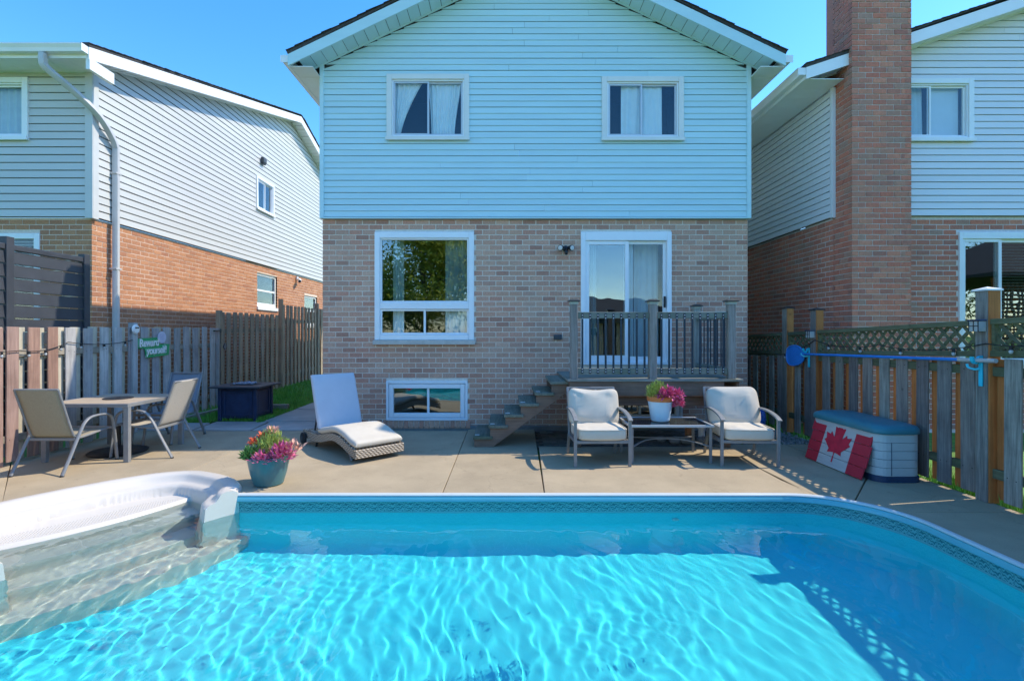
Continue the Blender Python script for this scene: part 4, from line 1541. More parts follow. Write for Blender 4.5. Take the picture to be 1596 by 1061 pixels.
for ya, yb_ in zip(ends[:-1], ends[1:]):
    a, b = ya + .06, yb_ - .06
    fence_run(rf, XR, a, b, -1, lambda y: .03, lambda y: zlow(y) - .06, 'wood_dark', 'wood_cedar_glow', pitch=.262, w=.152, phase=.09, rails=(.24, 1.16), rail_mat='wood_green', jit=.006)  # orange back boards carry the sunlit glow in the gaps as colour
    for z, hh, nm in ((0, .05, 'top_rail'), (-.285, .055, 'lattice_rail')):
        mb = MB(); ym = (a + b) / 2
        mb.bar((0, a - ym, ztop(a) + z - hh / 2 - ztop(ym)), (0, b - ym, ztop(b) + z - hh / 2 - ztop(ym)), .085, hh)
        o = mb.build(nm, MT['wood_green'], rf, bevel=.004, seg=1); o.location = Vector((XR, ym, ztop(ym))) - WOFF[rf.name]
    mb = MB()
    for y in (a + .02, b - .02):
        mb2 = MB(); mb2.box(-.03, .03, -.02, .02, 0, ztop(y) - .05 - zlow(y) + .0); o = mb2.build('lattice_stile', MT['wood_green'], rf); o.location = Vector((XR, y, zlow(y) + .015)) - WOFF[rf.name]
    hgt = .235
    # slats in both diagonals
    sp = .135
    for dr, xo in ((1, -.009), (-1, .002)):
        k0 = a - hgt - .1
        while k0 < b + hgt:
            # line y = k0 + dr*t, z = t for t in 0..hgt
            y_s, y_e = (k0, k0 + hgt) if dr > 0 else (k0 + hgt, k0)
            t0, t1 = 0.0, 1.0
            lo, hi = a + .04, b - .04
            dy = y_e - y_s
            ta, tb = (lo - y_s) / dy, (hi - y_s) / dy
            t0 = max(0, min(ta, tb)); t1 = min(1, max(ta, tb))
            if t1 - t0 > .08:
                P = Vector((0, y_s + dy * t0, hgt * t0)); Q = Vector((0, y_s + dy * t1, hgt * t1))
                ym = (P.y + Q.y) / 2
                mb = MB(); mb.bar((0, P.y - ym, P.z), (0, Q.y - ym, Q.z), .007, .034, (1, 0, 0)) if False else mb
                mb.bar((0, P.y - ym, P.z), (0, Q.y - ym, Q.z), .034, .008, (1, 0, 0))
                o = mb.build('lattice_slat', MT['wood_green'], rf)
                o.location = Vector((XR + xo, ym, zlow(ym) + .018)) - WOFF[rf.name]
            k0 += sp

# ------------------------------------------------------------------ deck and stairs
dk = thing('deck', 'raised wooden deck with dark metal balusters at the patio door', 'deck', (2.0, 7.3, 0))
DX0, DX1, DY0, DY1, DZ = .80, 3.12, 6.55, 7.96, .93
nb = 10
for i in range(nb):
    ya = DY0 + (DY1 - DY0) * i / nb; yb_ = DY0 + (DY1 - DY0) * (i + 1) / nb - .007
    mb = MB(); mb.box(-(DX1 - DX0) / 2 + RN.uniform(-.008, .0), (DX1 - DX0) / 2 + RN.uniform(-.008, .008), 0, yb_ - ya, 0, .032)
    o = mb.build('deck_board', MT['wood_deck'], dk, bevel=.004, seg=1); o.location = Vector(((DX0 + DX1) / 2, ya, DZ - .032)) - WOFF[dk.name]
for (a, b, c, d, e, f, nm) in ((DX0 + .03, DX1 - .25, DY0 + .02, DY0 + .058, DZ - .225, DZ - .034, 'fascia_board'), (DX0 + .07, DX1 - .12, DY0 + .1, DY0 + .138, DZ - .36, DZ - .236, 'beam'),
                               (DX0 + .03, DX0 + .068, DY0 + .06, DY1, DZ - .225, DZ - .034, 'fascia_board'), (DX1 - .07, DX1 - .03, DY0 + .06, DY1, DZ - .225, DZ - .034, 'fascia_board')):
    mb = MB(); mb.box(-(b - a) / 2, (b - a) / 2, 0, d - c, 0, f - e)
    o = mb.build(nm, MT['wood_brown'], dk, bevel=.004, seg=1); o.location = Vector(((a + b) / 2, c, e)) - WOFF[dk.name]
for x in (DX0 + .15, DX1 - .16):
    post(dk, x, DY0 + .19, 0, DZ - .37, .1, 'wood_brown', 'support_post')
PX = [.89, 1.94, 2.985]
PY = DY0 + .085
MT['solar_cap'] = M('solar_cap', (.05, .05, .048), .4, .2, 9)
MT['solar_band'] = M('solar_band', (.35, .40, .36), .3, .1, 9)
post_list = [(PX[0], PY), (PX[1], PY), (PX[2], PY), (PX[2], 7.84)]
for (x, y) in post_list:
    p = post(dk, x, y, DZ - .0, 1.92, .098, 'wood_post', 'railing_post', .008)
    h = 1.92 - DZ
    cp = MB().box(-.056, .056, -.056, .056, 0, .035).build('solar_cap', MT['solar_band'], p, bevel=.004, loc=(0, 0, h))
    MB().add([(-.078, -.078, .0), (.078, -.078, .0), (.078, .078, .0), (-.078, .078, .0), (-.078, -.078, .014), (.078, -.078, .014), (.078, .078, .014), (-.078, .078, .014), (-.04, -.04, .035), (.04, -.04, .035), (.04, .04, .035), (-.04, .04, .035)],
             [(3, 2, 1, 0), (0, 1, 5, 4), (1, 2, 6, 5), (2, 3, 7, 6), (3, 0, 4, 7), (4, 5, 9, 8), (5, 6, 10, 9), (6, 7, 11, 10), (7, 4, 8, 11), (8, 9, 10, 11)]).build('cap_roof', MT['solar_cap'], cp, loc=(0, 0, .035))
bal_mesh = MB().box(-.013, .013, -.004, .004, 0, .80).mesh('baluster'); MT['baluster'] = M('baluster', (.022, .035, .05), .45, .2, 9); bal_mesh.materials.append(MT['baluster'])
smb = MB()
for z in (.025, .06, .735, .775):
    smb.ball((0, -.005, z), .008, 6, 4, (1, .6, 1))
MT['screw'] = M('screw', (.65, .66, .66), .35, .05, 5, metal=.6)
scr_mesh = smb.mesh('screws'); scr_mesh.materials.append(MT['screw'])


def rail_section(P, Q, nbal):
    P = Vector(P); Q = Vector(Q); d = (Q - P); L_ = d.length; ang = math.atan2(d.y, d.x)
    for z, hh in ((1.775, .085), (1.03, .085)):
        mb = MB(); mb.box(0, L_, -.02, .02, 0, hh)
        o = mb.build('rail', MT['wood_deck'], dk, bevel=.004, seg=1)
        o.location = Vector((P.x, P.y, z - hh / 2)) - WOFF[dk.name]; o.rotation_euler = (0, 0, ang)
    nrm_ = Vector((math.sin(ang), -math.cos(ang)))
    for i in range(nbal):
        t = (i + .6) / (nbal + .2)
        q = P + d * t
        o = bpy.data.objects.new('baluster', bal_mesh); COL.objects.link(o); o.parent = dk
        o.location = Vector((q.x + nrm_.x * .0255, q.y + nrm_.y * .0255, 1.0)) - WOFF[dk.name]; o.rotation_euler = (0, 0, ang)
        s2 = bpy.data.objects.new('screws', scr_mesh); COL.objects.link(s2); s2.parent = o


rail_section((PX[0] + .05, PY), (PX[1] - .05, PY), 9)
rail_section((PX[1] + .05, PY), (PX[2] - .05, PY), 9)
rail_section((PX[2], PY + .05), (PX[2], 7.79), 9)

# stairs down to the left
stp = thing('deck_stairs', 'mossy wooden stairs with six treads leading down from the deck', 'stairs', (.15, 7.2, 0))
SY0, SY1 = 6.70, 7.62
nst = 6
run, rise = .197, DZ / 6.35
for k in range(nst):
    zt = DZ - .045 - (nst - 1 - k) * rise - .0
    zt = .145 + k * (DZ - .045 - .145) / (nst - 1)
    xa = -.455 + k * .208
    mb = MB(); mb.box(0, .262, 0, SY1 - SY0, -.04, 0)
    o = mb.build('tread', MT['wood_tread'], stp, bevel=.005, seg=1); o.location = Vector((xa, SY0, zt)) - WOFF[stp.name]
    o.rotation_euler = (RN.uniform(-.01, .01), RN.uniform(-.012, .012), 0)
    mb = MB(); mb.box(-.05, .01, -.012, .012, 0, .004); o2 = mb.build('reflective_tape', MT['trim'], o, loc=(.07, .12, .001)) if k < 5 else None
for y in (SY0 + .03, SY1 - .07):
    # sawtooth stringer
    poly = [(-.44, 0.0), (-.44, .105)]
    for k in range(nst):
        zt = .145 + k * (DZ - .045 - .145) / (nst - 1) - .041
        xa = -.455 + k * .208
        poly += [(xa + .02, zt), (xa + .228, zt)]
    poly += [(DX0 + .02, .845), (DX0 + .02, .74), (-.19, .0)]
    mb = MB(); m = Matrix.Translation((0, y + .04, 0)) @ Matrix.Rotation(rad(90), 4, 'X')
    mb.prism(poly, 0, .04, m)
    o = mb.build('stringer', MT['wood_brown'], stp, bevel=.003, seg=1, world=True)

# ------------------------------------------------------------------ furniture
MT['grey_tube'] = M('grey_tube', (.23, .235, .235), .4, .1, 10, spec=.5)
MT['sling_tan'] = M('sling_tan', (.34, .30, .21), .8, .12, 120, .2, 300, .002, c2=(.28, .25, .18), c2amt=.4, c2scale=40)
MT['sling_beige'] = M('sling_beige', (.46, .42, .36), .8, .12, 120, .2, 300, .002)
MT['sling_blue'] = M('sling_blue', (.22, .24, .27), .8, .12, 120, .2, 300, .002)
MT['table_top'] = mat_wood('table_top', [(.46, .36, .25), (.48, .38, .27)], .15, along='x', rough=.55, bmp=.1)
OV = [(.021 * math.cos(2 * PI * j / 10), .013 * math.sin(2 * PI * j / 10)) for j in range(10)]


def sling_chair(label, loc, rz, sling, s=1.0):
    t = thing('sling_chair', label, 'chair', loc, rz, 'sling chairs around the dining table')
    for sg in (-1, 1):
        x = sg * .27
        pts = [(x * 1.02, .40, .01), (x * 1.02, .28, .23), (x, .16, .45), (x, .10, .535), (x, .02, .578), (x, -.12, .585), (x, -.235, .565), (x, -.285, .51), (x, -.31, .40), (x, -.36, .01)]
        mb = MB(); mb.sweep(crom(pts, 4), OV); mb.build('leg_frame', MT['grey_tube'], t, smooth=60)
        for yy in (.40, -.36):
            mb = MB(); mb.lathe([(0, 0), (.02, 0), (.02, .012), (0, .012)], 10, (x * 1.02 if yy > 0 else x, yy, 0)); mb.build('foot_cap', MT['black_metal'], t, smooth=40)
        xs = sg * .235
        pts = [(xs, -.27, .405), (xs, -.1, .385), (xs, .12, .365), (xs, .19, .385), (xs, .23, .45), (xs, .33, .73), (xs, .40, .93)]
        mb = MB(); mb.tube(crom(pts, 5), .012, 8); mb.build('side_rail', MT['grey_tube'], t, smooth=60)
    mb = MB(); mb.bar((-.27, -.31, .40), (.27, -.31, .40), .02, .03); mb.build('front_bar', MT['grey_tube'], t, bevel=.004)
    mb = MB(); mb.bar((-.27, .20, .36), (.27, .20, .36), .02, .03); mb.build('rear_bar', MT['grey_tube'], t, bevel=.004)
    mb = MB(); mb.tube([(-.235, .40, .93), (.235, .40, .93)], .012, 8); mb.build('top_bar', MT['grey_tube'], t, smooth=60)
    path = crom([(0, -.275, .412), (0, -.1, .392), (0, .12, .372), (0, .185, .39), (0, .225, .45), (0, .325, .73), (0, .40, .935)], 6)

    def fn(u, v):
        k = v * (len(path) - 1); i = min(int(k), len(path) - 2); p = path[i].lerp(path[i + 1], k - i)
        sag = .012 * (1 - (2 * u - 1) ** 2)
        return (-.228 + .456 * u, p.y + (sag if v > .5 else 0), p.z - (sag if v < .5 else 0))
    mb = MB(); mb.grid(fn, 8, 40); o = mb.build('sling', MT[sling], t, smooth=70)
    md = o.modifiers.new('solid', 'SOLIDIFY'); md.thickness = .004
    return t


sling_chair('tan sling chair with its back to the camera, leftmost at the table', (-5.03, 5.72, 0), PI, 'sling_tan')
sling_chair('pale sling chair right of the dining table, half in sunlight', (-4.52, 6.40, 0), -PI / 2, 'sling_beige')
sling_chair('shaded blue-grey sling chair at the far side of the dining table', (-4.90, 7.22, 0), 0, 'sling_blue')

tb = thing('dining_table', 'square patio table with tan slatted top and grey metal legs', 'table', (-5.02, 6.43, 0))
TW = .52
for i in range(8):
    xa = -TW + .03 + i * (2 * TW - .06) / 8
    mb = MB(); mb.box(-(TW - .03), TW - .03, xa, xa + (2 * TW - .06) / 8 - .004, .678, .694)
    mb.build('top_slat', MT['table_top'], tb, bevel=.002, seg=1)
mb = MB(); ring(mb, -TW, TW, -TW, TW, .03, 0, 1)
mb = MB()
mb.box(-TW, TW, -TW, -TW + .03, .655, .697); mb.box(-TW, TW, TW - .03, TW, .655, .697); mb.box(-TW, -TW + .03, -TW + .0301, TW - .0301, .655, .697); mb.box(TW - .03, TW, -TW + .0301, TW - .0301, .655, .697)
mb.build('top_frame', MT['grey_tube'], tb, bevel=.004)
MB().lathe([(0, .696), (.16, .696), (.165, .7), (.16, .705), (.03, .705), (.03, .697), (0, .697)], 28).build('umbrella_ring', MT['black_metal'], tb, smooth=40)
for sx in (-1, 1):
    for sy in (-1, 1):
        cx, cy = sx * (TW - .03), sy * (TW - .03)
        MB().box(cx - .03, cx + .03, cy - .025, cy + .025, .0, .654).build('leg', MT['grey_tube'], tb, bevel=.004)
ub = thing('umbrella_base', 'round black umbrella base on the concrete under the dining table', 'umbrella base', (-5.02, 6.43, 0))
MB().lathe([(0, 0), (.31, 0), (.325, .02), (.30, .035), (.22, .05), (.08, .075), (.04, .09), (0, .09)], 32).build('disc', MT['black_metal'], ub, smooth=40)
MB().lathe([(.03, .08), (.03, .36), (.024, .36), (.024, .09)], 16).build('tube', MT['black_metal'], ub, smooth=40)

# fire pit table
MT['navy'] = M('navy', (.018, .035, .085), .45, .25, 7, spec=.5)
MT['ember'] = M('ember', (.02, .025, .04), .25, .3, 20)
fp = thing('fire_pit_table', 'dark navy square fire pit table by the left fence corner', 'fire pit', (-4.70, 8.98, .012))
W2 = .31
MB().box(-W2, W2, -.28, .28, .04, .565).build('body', MT['navy'], fp, bevel=.008)
for sx in (-1, 1):
    for sy in (-1, 1):
        MB().box(sx * W2 - .03, sx * W2 + .03, sy * .28 - .03, sy * .28 + .03, 0, .57).build('corner_post', MT['navy'], fp, bevel=.006)
for (a, b, nm) in ((-.25, .25, 'front_panel'),):
    mb = MB(); ring(mb, -.25, .25, .08, .52, .04, -.296, -.281); mb.build(nm, MT['navy'], fp, bevel=.004)
    mb = MB(frame(0, 0, PI / 2)); ring(mb, -.22, .22, .08, .52, .04, -W2 - .016, -W2 - .001); mb.build('side_panel', MT['navy'], fp, bevel=.004)
MB().box(-.44, .44, -.42, .42, .575, .605).build('table_top', MT['screen'], fp, bevel=.006)
mb = MB(); ring(mb, -.2, .2, 0, 0, .02, 0, 0)
MB().box(-.2, .2, -.18, .18, .6052, .612).build('burner_tray', MT['black_metal'], fp, bevel=.003)
MT['fireglass'] = M('fireglass', (.25, .3, .36), .1, .3, 30, spec=.8)
mb = MB()
for i in range(110):
    mb.ball((RN.uniform(-.17, .17), RN.uniform(-.15, .15), .62 + RN.uniform(0, .02)), RN.uniform(.012, .022), 5, 3, (1, .8, .7))
o = mb.build('fire_glass', MT['fireglass'], fp); o['kind'] = 'stuff'

# chaise lounger
MT['wicker'] = None


def wicker_mat():
    m, nt, b = newmat('wicker')
    v = coords(nt, (1, 1, 1), False)
    w1 = nt.nodes.new('ShaderNodeTexWave'); w1.inputs['Scale'].default_value = 13; w1.bands_direction = 'DIAGONAL'; w1.inputs['Distortion'].default_value = 1.5; w1.inputs['Detail Scale'].default_value = 8
    w2 = nt.nodes.new('ShaderNodeTexWave'); w2.inputs['Scale'].default_value = 15; w2.bands_direction = 'Z'; w2.inputs['Distortion'].default_value = .6
    nt.links.new(v, w1.inputs['Vector']); nt.links.new(v, w2.inputs['Vector'])
    f = mth(nt, 'MULTIPLY', w1.outputs['Fac'], w2.outputs['Fac'])
    c = ramp(nt, f, [(0, (.13, .10, .07)), (.2, (.42, .34, .25)), (.7, (.66, .58, .46))])
    nt.links.new(c, b.inputs['Base Color']); b.inputs['Roughness'].default_value = .6
    bump(nt, b, f, .8, .006)
    return m


MT['wicker'] = wicker_mat()
MT['cushion_grey'] = M('cushion_grey', (.55, .57, .62), .9, .04, 5, .25, 220, .001, c2=(.48, .50, .56), c2amt=.3, c2scale=3)
MT['cushion_cream'] = M('cushion_cream', (.62, .56, .46), .9, .04, 5, .25, 220, .001, c2=(.54, .48, .39), c2amt=.35, c2scale=4)
lg = thing('chaise_lounger', 'low wicker chaise lounger with raised light grey cushion', 'lounger', (-2.08, 6.62, 0), rad(-47))
# local: +x runs from head to foot, y across; width .64
LWd = .325
top = crom([(-.78, 0, .20), (-.55, 0, .185), (-.3, 0, .19), (-.05, 0, .235), (.18, 0, .275), (.40, 0, .255), (.62, 0, .195), (.78, 0, .165)], 5)
bot = crom([(-.78, 0, .10), (-.55, 0, .085), (-.3, 0, .09), (-.05, 0, .14), (.18, 0, .185), (.40, 0, .16), (.62, 0, .10), (.78, 0, .065)], 5)
for sg in (-1, 1):
    mb = MB(); n = len(top)
    for y in (sg * LWd, sg * (LWd - .05)):
        for p in top: mb.v.append((p.x, y, p.z))
        for p in bot: mb.v.append((p.x, y, p.z))
    for i in range(n - 1):
        for base in (0, 2 * n):
            q = (base + i, base + i + 1, base + n + i + 1, base + n + i)
            mb.f.append(q if (base > 0) == (sg < 0) else q[::-1])
        mb.f.append((i, i + 1, 2 * n + i + 1, 2 * n + i)); mb.f.append((n + i, 3 * n + i, 3 * n + i + 1, n + i + 1))
    mb.f.append((0, n, 3 * n, 2 * n)); mb.f.append((n - 1, 3 * n - 1, 4 * n - 1, 2 * n - 1))
    mb.build('side_rail', MT['wicker'], lg, smooth=40)
mb = MB(); mb.box(.781, .812, -LWd, LWd, .060, .168); mb.build('foot_rail', MT['wicker'], lg, bevel=.01)
mb = MB(); mb.grid(lambda u, v: ((lambda p: (p.x, (-1 + 2 * v) * (LWd - .051), p.z - .012))(top[min(int(u * (n - 1)), n - 1)])), n - 1, 2)
mb.build('seat_deck', MT['wicker'], lg, smooth=60)
for sg in (-1, 1):
    MB().tube([(.52, sg * .27, .12), (.60, sg * .27, .0)], .016, 8).build('leg', MT['grey_tube'], lg, smooth=50)
    MB().tube([(-.42, sg * .27, .09), (-.46, sg * .27, .0)], .016, 8).build('leg', MT['black_metal'], lg, smooth=50)
    m = Matrix.Translation((-.70, sg * .355, .085)) @ Matrix.Rotation(rad(90), 4, 'X')
    wh = MB().lathe([(.0, -.018), (.07, -.018), (.085, -.014), (.085, .014), (.07, .018), (0, .018)], 22, m=m).build('wheel', MT['black_metal'], lg, smooth=40)
    MB().lathe([(0, -.024), (.03, -.024), (.03, .024), (0, .024)], 12, m=m).build('hub', MT['dark_grey_plastic'], wh, smooth=40)
# backrest frame and cushion
ba = rad(70)
bx, bz = -.34, .22
m = Matrix.Translation((bx, 0, bz)) @ Matrix.Rotation(-(PI - ba), 4, 'Y')
mb = MB(); mb.box(0, .74, -LWd + .055, LWd - .055, -.02, .012, Matrix.Translation((bx - .02, 0, bz)) @ Matrix.Rotation(-(PI - ba), 4, 'Y'))
mb.build('backrest', MT['wicker'], lg, bevel=.008)
MB().tube([(bx - .17, .2, bz + .42), (bx - .36, .2, .14)], .012, 8).build('back_strut', MT['black_metal'], lg, smooth=50)
MB().tube([(bx - .17, -.2, bz + .42), (bx - .36, -.2, .14)], .012, 8).build('back_strut', MT['black_metal'], lg, smooth=50)


def slab_cushion(path, hw, th, nrm_fn, name, par, mat, rnd=.03, piping=True):
    """padded strip along a path in the local xz plane"""
    prof = []
    k = 7
    pts = []
    seg = []
    rr_ = th / 2
    for (cx, cz, a0) in ((hw - rr_, rr_ * 1.0, 0), (-(hw - rr_), rr_, 90), (-(hw - rr_), rr_, 180), (hw - rr_, rr_, 270)):
        for j in range(k):
            a = rad(a0 + 90 * j / (k - 1))
            prof.append((cx + rr_ * math.cos(a) * .9, cz + rr_ * math.sin(a)))
    mb = MB(); m_ = len(prof)
    nP = len(path)
    for i, p in enumerate(path):
        t = (path[min(i + 1, nP - 1)] - path[max(i - 1, 0)]).normalized()
        nn = Vector((-t.z, 0, t.x))
        if nrm_fn: nn = nn * nrm_fn
        e = min(i, nP - 1 - i) / 2.0
        sc = 1.0 if e >= 1 else (.55 if e == 0 else .88)
        for (y, z) in prof:
            zz = (z - rr_) * sc + rr_
            q = p + nn * zz
            q = q + nn * (.004 * noise.noise(Vector((q.x * 7, y * 7, 3))))
            mb.v.append((q.x, y * (1 - .012 * (1 - sc)), q.z))
    for i in range(nP - 1):
        for j in range(m_):
            j2 = (j + 1) % m_
            mb.f.append((i * m_ + j, i * m_ + j2, (i + 1) * m_ + j2, (i + 1) * m_ + j))
    mb.f.append(tuple(range(m_))[::-1]); mb.f.append(tuple((nP - 1) * m_ + j for j in range(m_)))
    o = mb.build(name, mat, par, smooth=65)
    bm = bmesh.new(); bm.from_mesh(o.data); bmesh.ops.recalc_face_normals(bm, faces=bm.faces); bm.to_mesh(o.data); bm.free()
    return o


seatp = [Vector((p.x, 0, p.z + .004)) for p in top if p.x > -.34]
slab_cushion(seatp, LWd - .005, .085, 1, 'seat_cushion', lg, MT['cushion_cream'])
backp = [Vector((bx + .0 - math.cos(ba) * s_ * .74, 0, bz + .03 + math.sin(ba) * s_ * .74)) for s_ in [i / 14 for i in range(15)]]
slab_cushion(backp, LWd - .005, .085, -1, 'back_cushion', lg, MT['cushion_grey'])


# armchairs
def armchair(label, loc, rz, dent):
    t = thing('armchair', label, 'armchair', loc, rz, 'metal patio armchairs with cream cushions')
    FP = [(-.018, -.009), (.018, -.009), (.018, .009), (-.018, .009)]
    for sg in (-1, 1):
        x = sg * .315
        MB().bar((x, -.30, 0), (x, -.305, .545), .036, .026, (0, 1, 0)).build('front_leg', MT['grey_tube'], t, bevel=.004)
        MB().bar((x * .96, .36, 0), (x * .96, .22, .30), .032, .024, (0, 1, 0)).build('rear_leg', MT['grey_tube'], t, bevel=.004)
        pts = crom([(x, -.345, .535), (x, -.25, .575), (x, -.08, .605), (x * .99, .10, .612), (x * .97, .30, .60)], 5)
        mb = MB(); mb.sweep(pts, [(-.027, -.009), (.027, -.009), (.024, .009), (-.024, .009)], up=(0, 0, 1)); mb.build('armrest', MT['grey_tube'], t, bevel=.003)
        MB().bar((x * .96, .20, .26), (x * .94, .40, .84), .03, .022, (0, 1, 0)).build('back_upright', MT['grey_tube'], t, bevel=.004)
        MB().bar((x * .98, -.30, .285), (x * .96, .24, .265), .022, .034).build('seat_rail', MT['grey_tube'], t, bevel=.004)
    MB().bar((-.31, -.30, .285), (.31, -.30, .285), .022, .034).build('front_rail', MT['grey_tube'], t, bevel=.004)
    MB().bar((-.30, .24, .265), (.30, .24, .265), .022, .034).build('rear_rail', MT['grey_tube'], t, bevel=.004)
    MB().bar((-.30, .40, .83), (.30, .40, .83), .022, .034).build('top_rail', MT['grey_tube'], t, bevel=.004)
    for k in range(4):
        x = -.2 + k * .133
        MB().bar((x, .22, .29), (x, .395, .82), .02, .008, (0, 1, 0)).build('back_slat', MT['grey_tube'], t, bevel=.002)
    MB().box(-.285, .285, -.28, .235, .285, .297).build('seat_panel', MT['grey_tube'], t)

    def seatfn(p):
        k = noise.noise(Vector((p.x * 6, p.y * 6, p.z * 3 + dent)))
        k2 = noise.noise(Vector((p.x * 15, p.y * 9, dent * 3 + 2)))
        return Vector((p.x + .008 * k, p.y + .004 * k2, p.z + (.016 * k + .006 * k2) * (1 if p.z > 0 else .3)))
    sc = MB().ball((0, -.045, .37), 1.0, 48, 22, (.295, .295, .073), .32, fn=seatfn).build('seat_cushion', MT['cushion_cream'], t, smooth=80)
    ly = MB()
    pts = [(.292 * math.copysign(abs(math.cos(a)) ** .32, math.cos(a)), -.045 + .292 * math.copysign(abs(math.sin(a)) ** .32, math.sin(a)), .425) for a in [2 * PI * i / 64 for i in range(64)]]
    ly.tube(pts, .006, 6, close=True); ly.build('piping', MT['cushion_cream'], sc, smooth=60)

    def backfn(p):
        k = noise.noise(Vector((p.x * 5 + dent * 3, p.z * 5, dent)))
        k2 = noise.noise(Vector((p.x * 2.0, p.z * 14 + p.x * 4, dent + 5)))
        k3 = noise.noise(Vector((p.x * 11 + p.z * 6, p.z * 9 - p.x * 4, dent * 7)))
        q = Vector((p.x, p.y + .022 * k + .016 * k2 + .007 * k3, p.z))
        edge = (abs(p.x) / .32) ** 4 + (abs(p.z) / .27) ** 4
        q.y *= max(.32, 1.12 - .45 * edge)
        # perky corners and a slumped top edge
        if p.z > 0:
            q.z += -.05 * dent * (1 - (p.x / .32) ** 2) * (p.z / .27)
            q.z += .02 * (abs(p.x) / .32) ** 3
        return q
    mb_ = Matrix.Translation((0.0, .215, .615)) @ Matrix.Rotation(rad(-17), 4, 'X') @ Matrix.Rotation(rad(3 * (dent - .5)), 4, 'Y')
    bc = MB().ball((0, 0, 0), 1.0, 56, 28, (.315, .085, .255), .42, m=mb_ @ Matrix.Rotation(0, 4, 'X'), fn=backfn)
    bc.build('back_cushion', MT['cushion_cream'], t, smooth=80)
    return t


armchair('cream-cushioned patio armchair nearer the deck stairs, left of the coffee table', (1.09, 6.02, 0), rad(2), 1.0)
armchair('cream-cushioned patio armchair beside the lattice fence, right of the coffee table', (2.82, 6.03, 0), rad(-4), .15)

# coffee table
MT['dark_glass'] = M('dark_glass', (.05, .06, .06), .08, .1, 3, spec=.8)
ct = thing('coffee_table', 'low coffee table with dark glass top and grey metal frame', 'coffee table', (1.945, 6.17, 0))
a, b = .50, .31
mb = MB(); mb.box(-a, a, -b, -b + .03, .425, .452); mb.box(-a, a, b - .03, b, .425, .452); mb.box(-a, -a + .03, -b + .0302, b - .0302, .425, .452); mb.box(a - .03, a, -b + .0302, b - .0302, .425, .452)
mb.build('top_frame', MT['alum'], ct, bevel=.004)
MB().box(-a + .03, a - .03, -b + .03, b - .03, .438, .446).build('glass_top', MT['dark_glass'], ct)
for sx in (-1, 1):
    for sy in (-1, 1):
        cx, cy = sx * (a - .035), sy * (b - .03)
        MB().box(cx - .016, cx + .016, cy - .012, cy + .012, 0, .424).build('leg', MT['grey_tube'], ct, bevel=.003)
for sy in (-1, 1):
    pts = crom([(-a + .05, sy * (b - .03), .20), (-.2, sy * .06, .235), (.2, sy * .06, .235), (a - .05, sy * (b - .03), .20)], 6)
    MB().sweep(pts, [(-.012, -.006), (.012, -.006), (.012, .006), (-.012, .006)], up=(0, 0, 1)).build('stretcher', MT['grey_tube'], ct, bevel=.002)

# storage box
MT['resin'] = M('resin', (.46, .52, .53), .5, .05, 5, .1, 150, .002)
MT['resin_lid'] = M('resin_lid', (.04, .20, .25), .45, .08, 5, .1, 150, .002)
MT['resin_base'] = M('resin_base', (.02, .05, .11), .5, .08, 5)


def rrect(x0, x1, y0, y1, r, n=6):
    out = []
    for cx, cy, a0 in ((x1 - r, y1 - r, 0), (x0 + r, y1 - r, 90), (x0 + r, y0 + r, 180), (x1 - r, y0 + r, 270)):
        for j in range(n + 1):
            t = rad(a0 + 90 * j / n)
            out.append((cx + r * math.cos(t), cy + r * math.sin(t)))
    return out


bx_ = thing('storage_box', 'grey resin deck box with teal lid against the right fence', 'storage box', (4.05, 5.68, 0))
MB().prism(rrect(-.245, .245, -.575, .575, .12), .0, .06).build('base', MT['resin_base'], bx_, bevel=.008)
for k in range(5):
    z = .062 + k * .0865
    MB().prism(rrect(-.235, .235, -.565, .565, .12), z, z + .0835).build('side_panel', MT['resin'], bx_, bevel=.006)
mb = MB(); mb.box(-.10, -.094, -.5675, -.5655, .07, .41); mb.build('panel_seam', MT['resin_base'], bx_)
mb = MB()
lo = rrect(-.25, .25, -.58, .58, .13)
rings_ = [(1.0, .497), (1.01, .505), (1.01, .535), (.985, .553), (.93, .570), (.80, .585), (.4, .597), (0.01, .60)]
for sc, z in rings_:
    for (x_, y_) in lo: mb.v.append((x_ * sc, y_ * (1 - (1 - sc) * .6) if sc > .05 else y_ * .3 * sc, z))
k = len(lo)
for i in range(len(rings_) - 1):
    for j in range(k):
        mb.f.append((i * k + j, i * k + (j + 1) % k, (i + 1) * k + (j + 1) % k, (i + 1) * k + j))
mb.f.append(tuple(range(k))[::-1])
mb.build('lid', MT['resin_lid'], bx_, smooth=50)

# painted flag board
FLW, FLH = .98, .60
flg = thing('flag_board', 'red and white maple leaf flag painted on planks, leaning on the storage box', 'flag board', (3.70, 5.68, .006))


def flag_mat():
    m, nt, b = newmat('flag_paint')
    tc = nt.nodes.new('ShaderNodeTexCoord'); sp_ = nt.nodes.new('ShaderNodeSeparateXYZ'); nt.links.new(tc.outputs['Object'], sp_.inputs[0])
    oi = nt.nodes.new('ShaderNodeObjectInfo')
    e = mth(nt, 'GREATER_THAN', mth(nt, 'ABSOLUTE', sp_.outputs[0]), .25)
    v = coords(nt, (3, 30, 30))
    g = noise_tex(nt, v, 1.5, 6, .7)
    red = mixc(nt, g, (.40, .012, .03), (.62, .03, .06)); wht = mixc(nt, g, (.36, .38, .38), (.62, .63, .60))
    c = mixc(nt, e, wht, red)
    w = noise_tex(nt, coords(nt, (8, 40, 40)), 3, 6, .75)
    c = mixc(nt, mth(nt, 'MULTIPLY', ramp(nt, w, [(.6, 0), (.72, 1)]), .6), c, (.10, .09, .08))
    nt.links.new(c, b.inputs['Base Color']); b.inputs['Roughness'].default_value = .75
    bump(nt, b, g, .4, .003)
    return m


MT['flag'] = flag_mat()
MT['flag_red'] = M('flag_red', (.58, .02, .05), .75, .2, 12, .3, 80, .002)
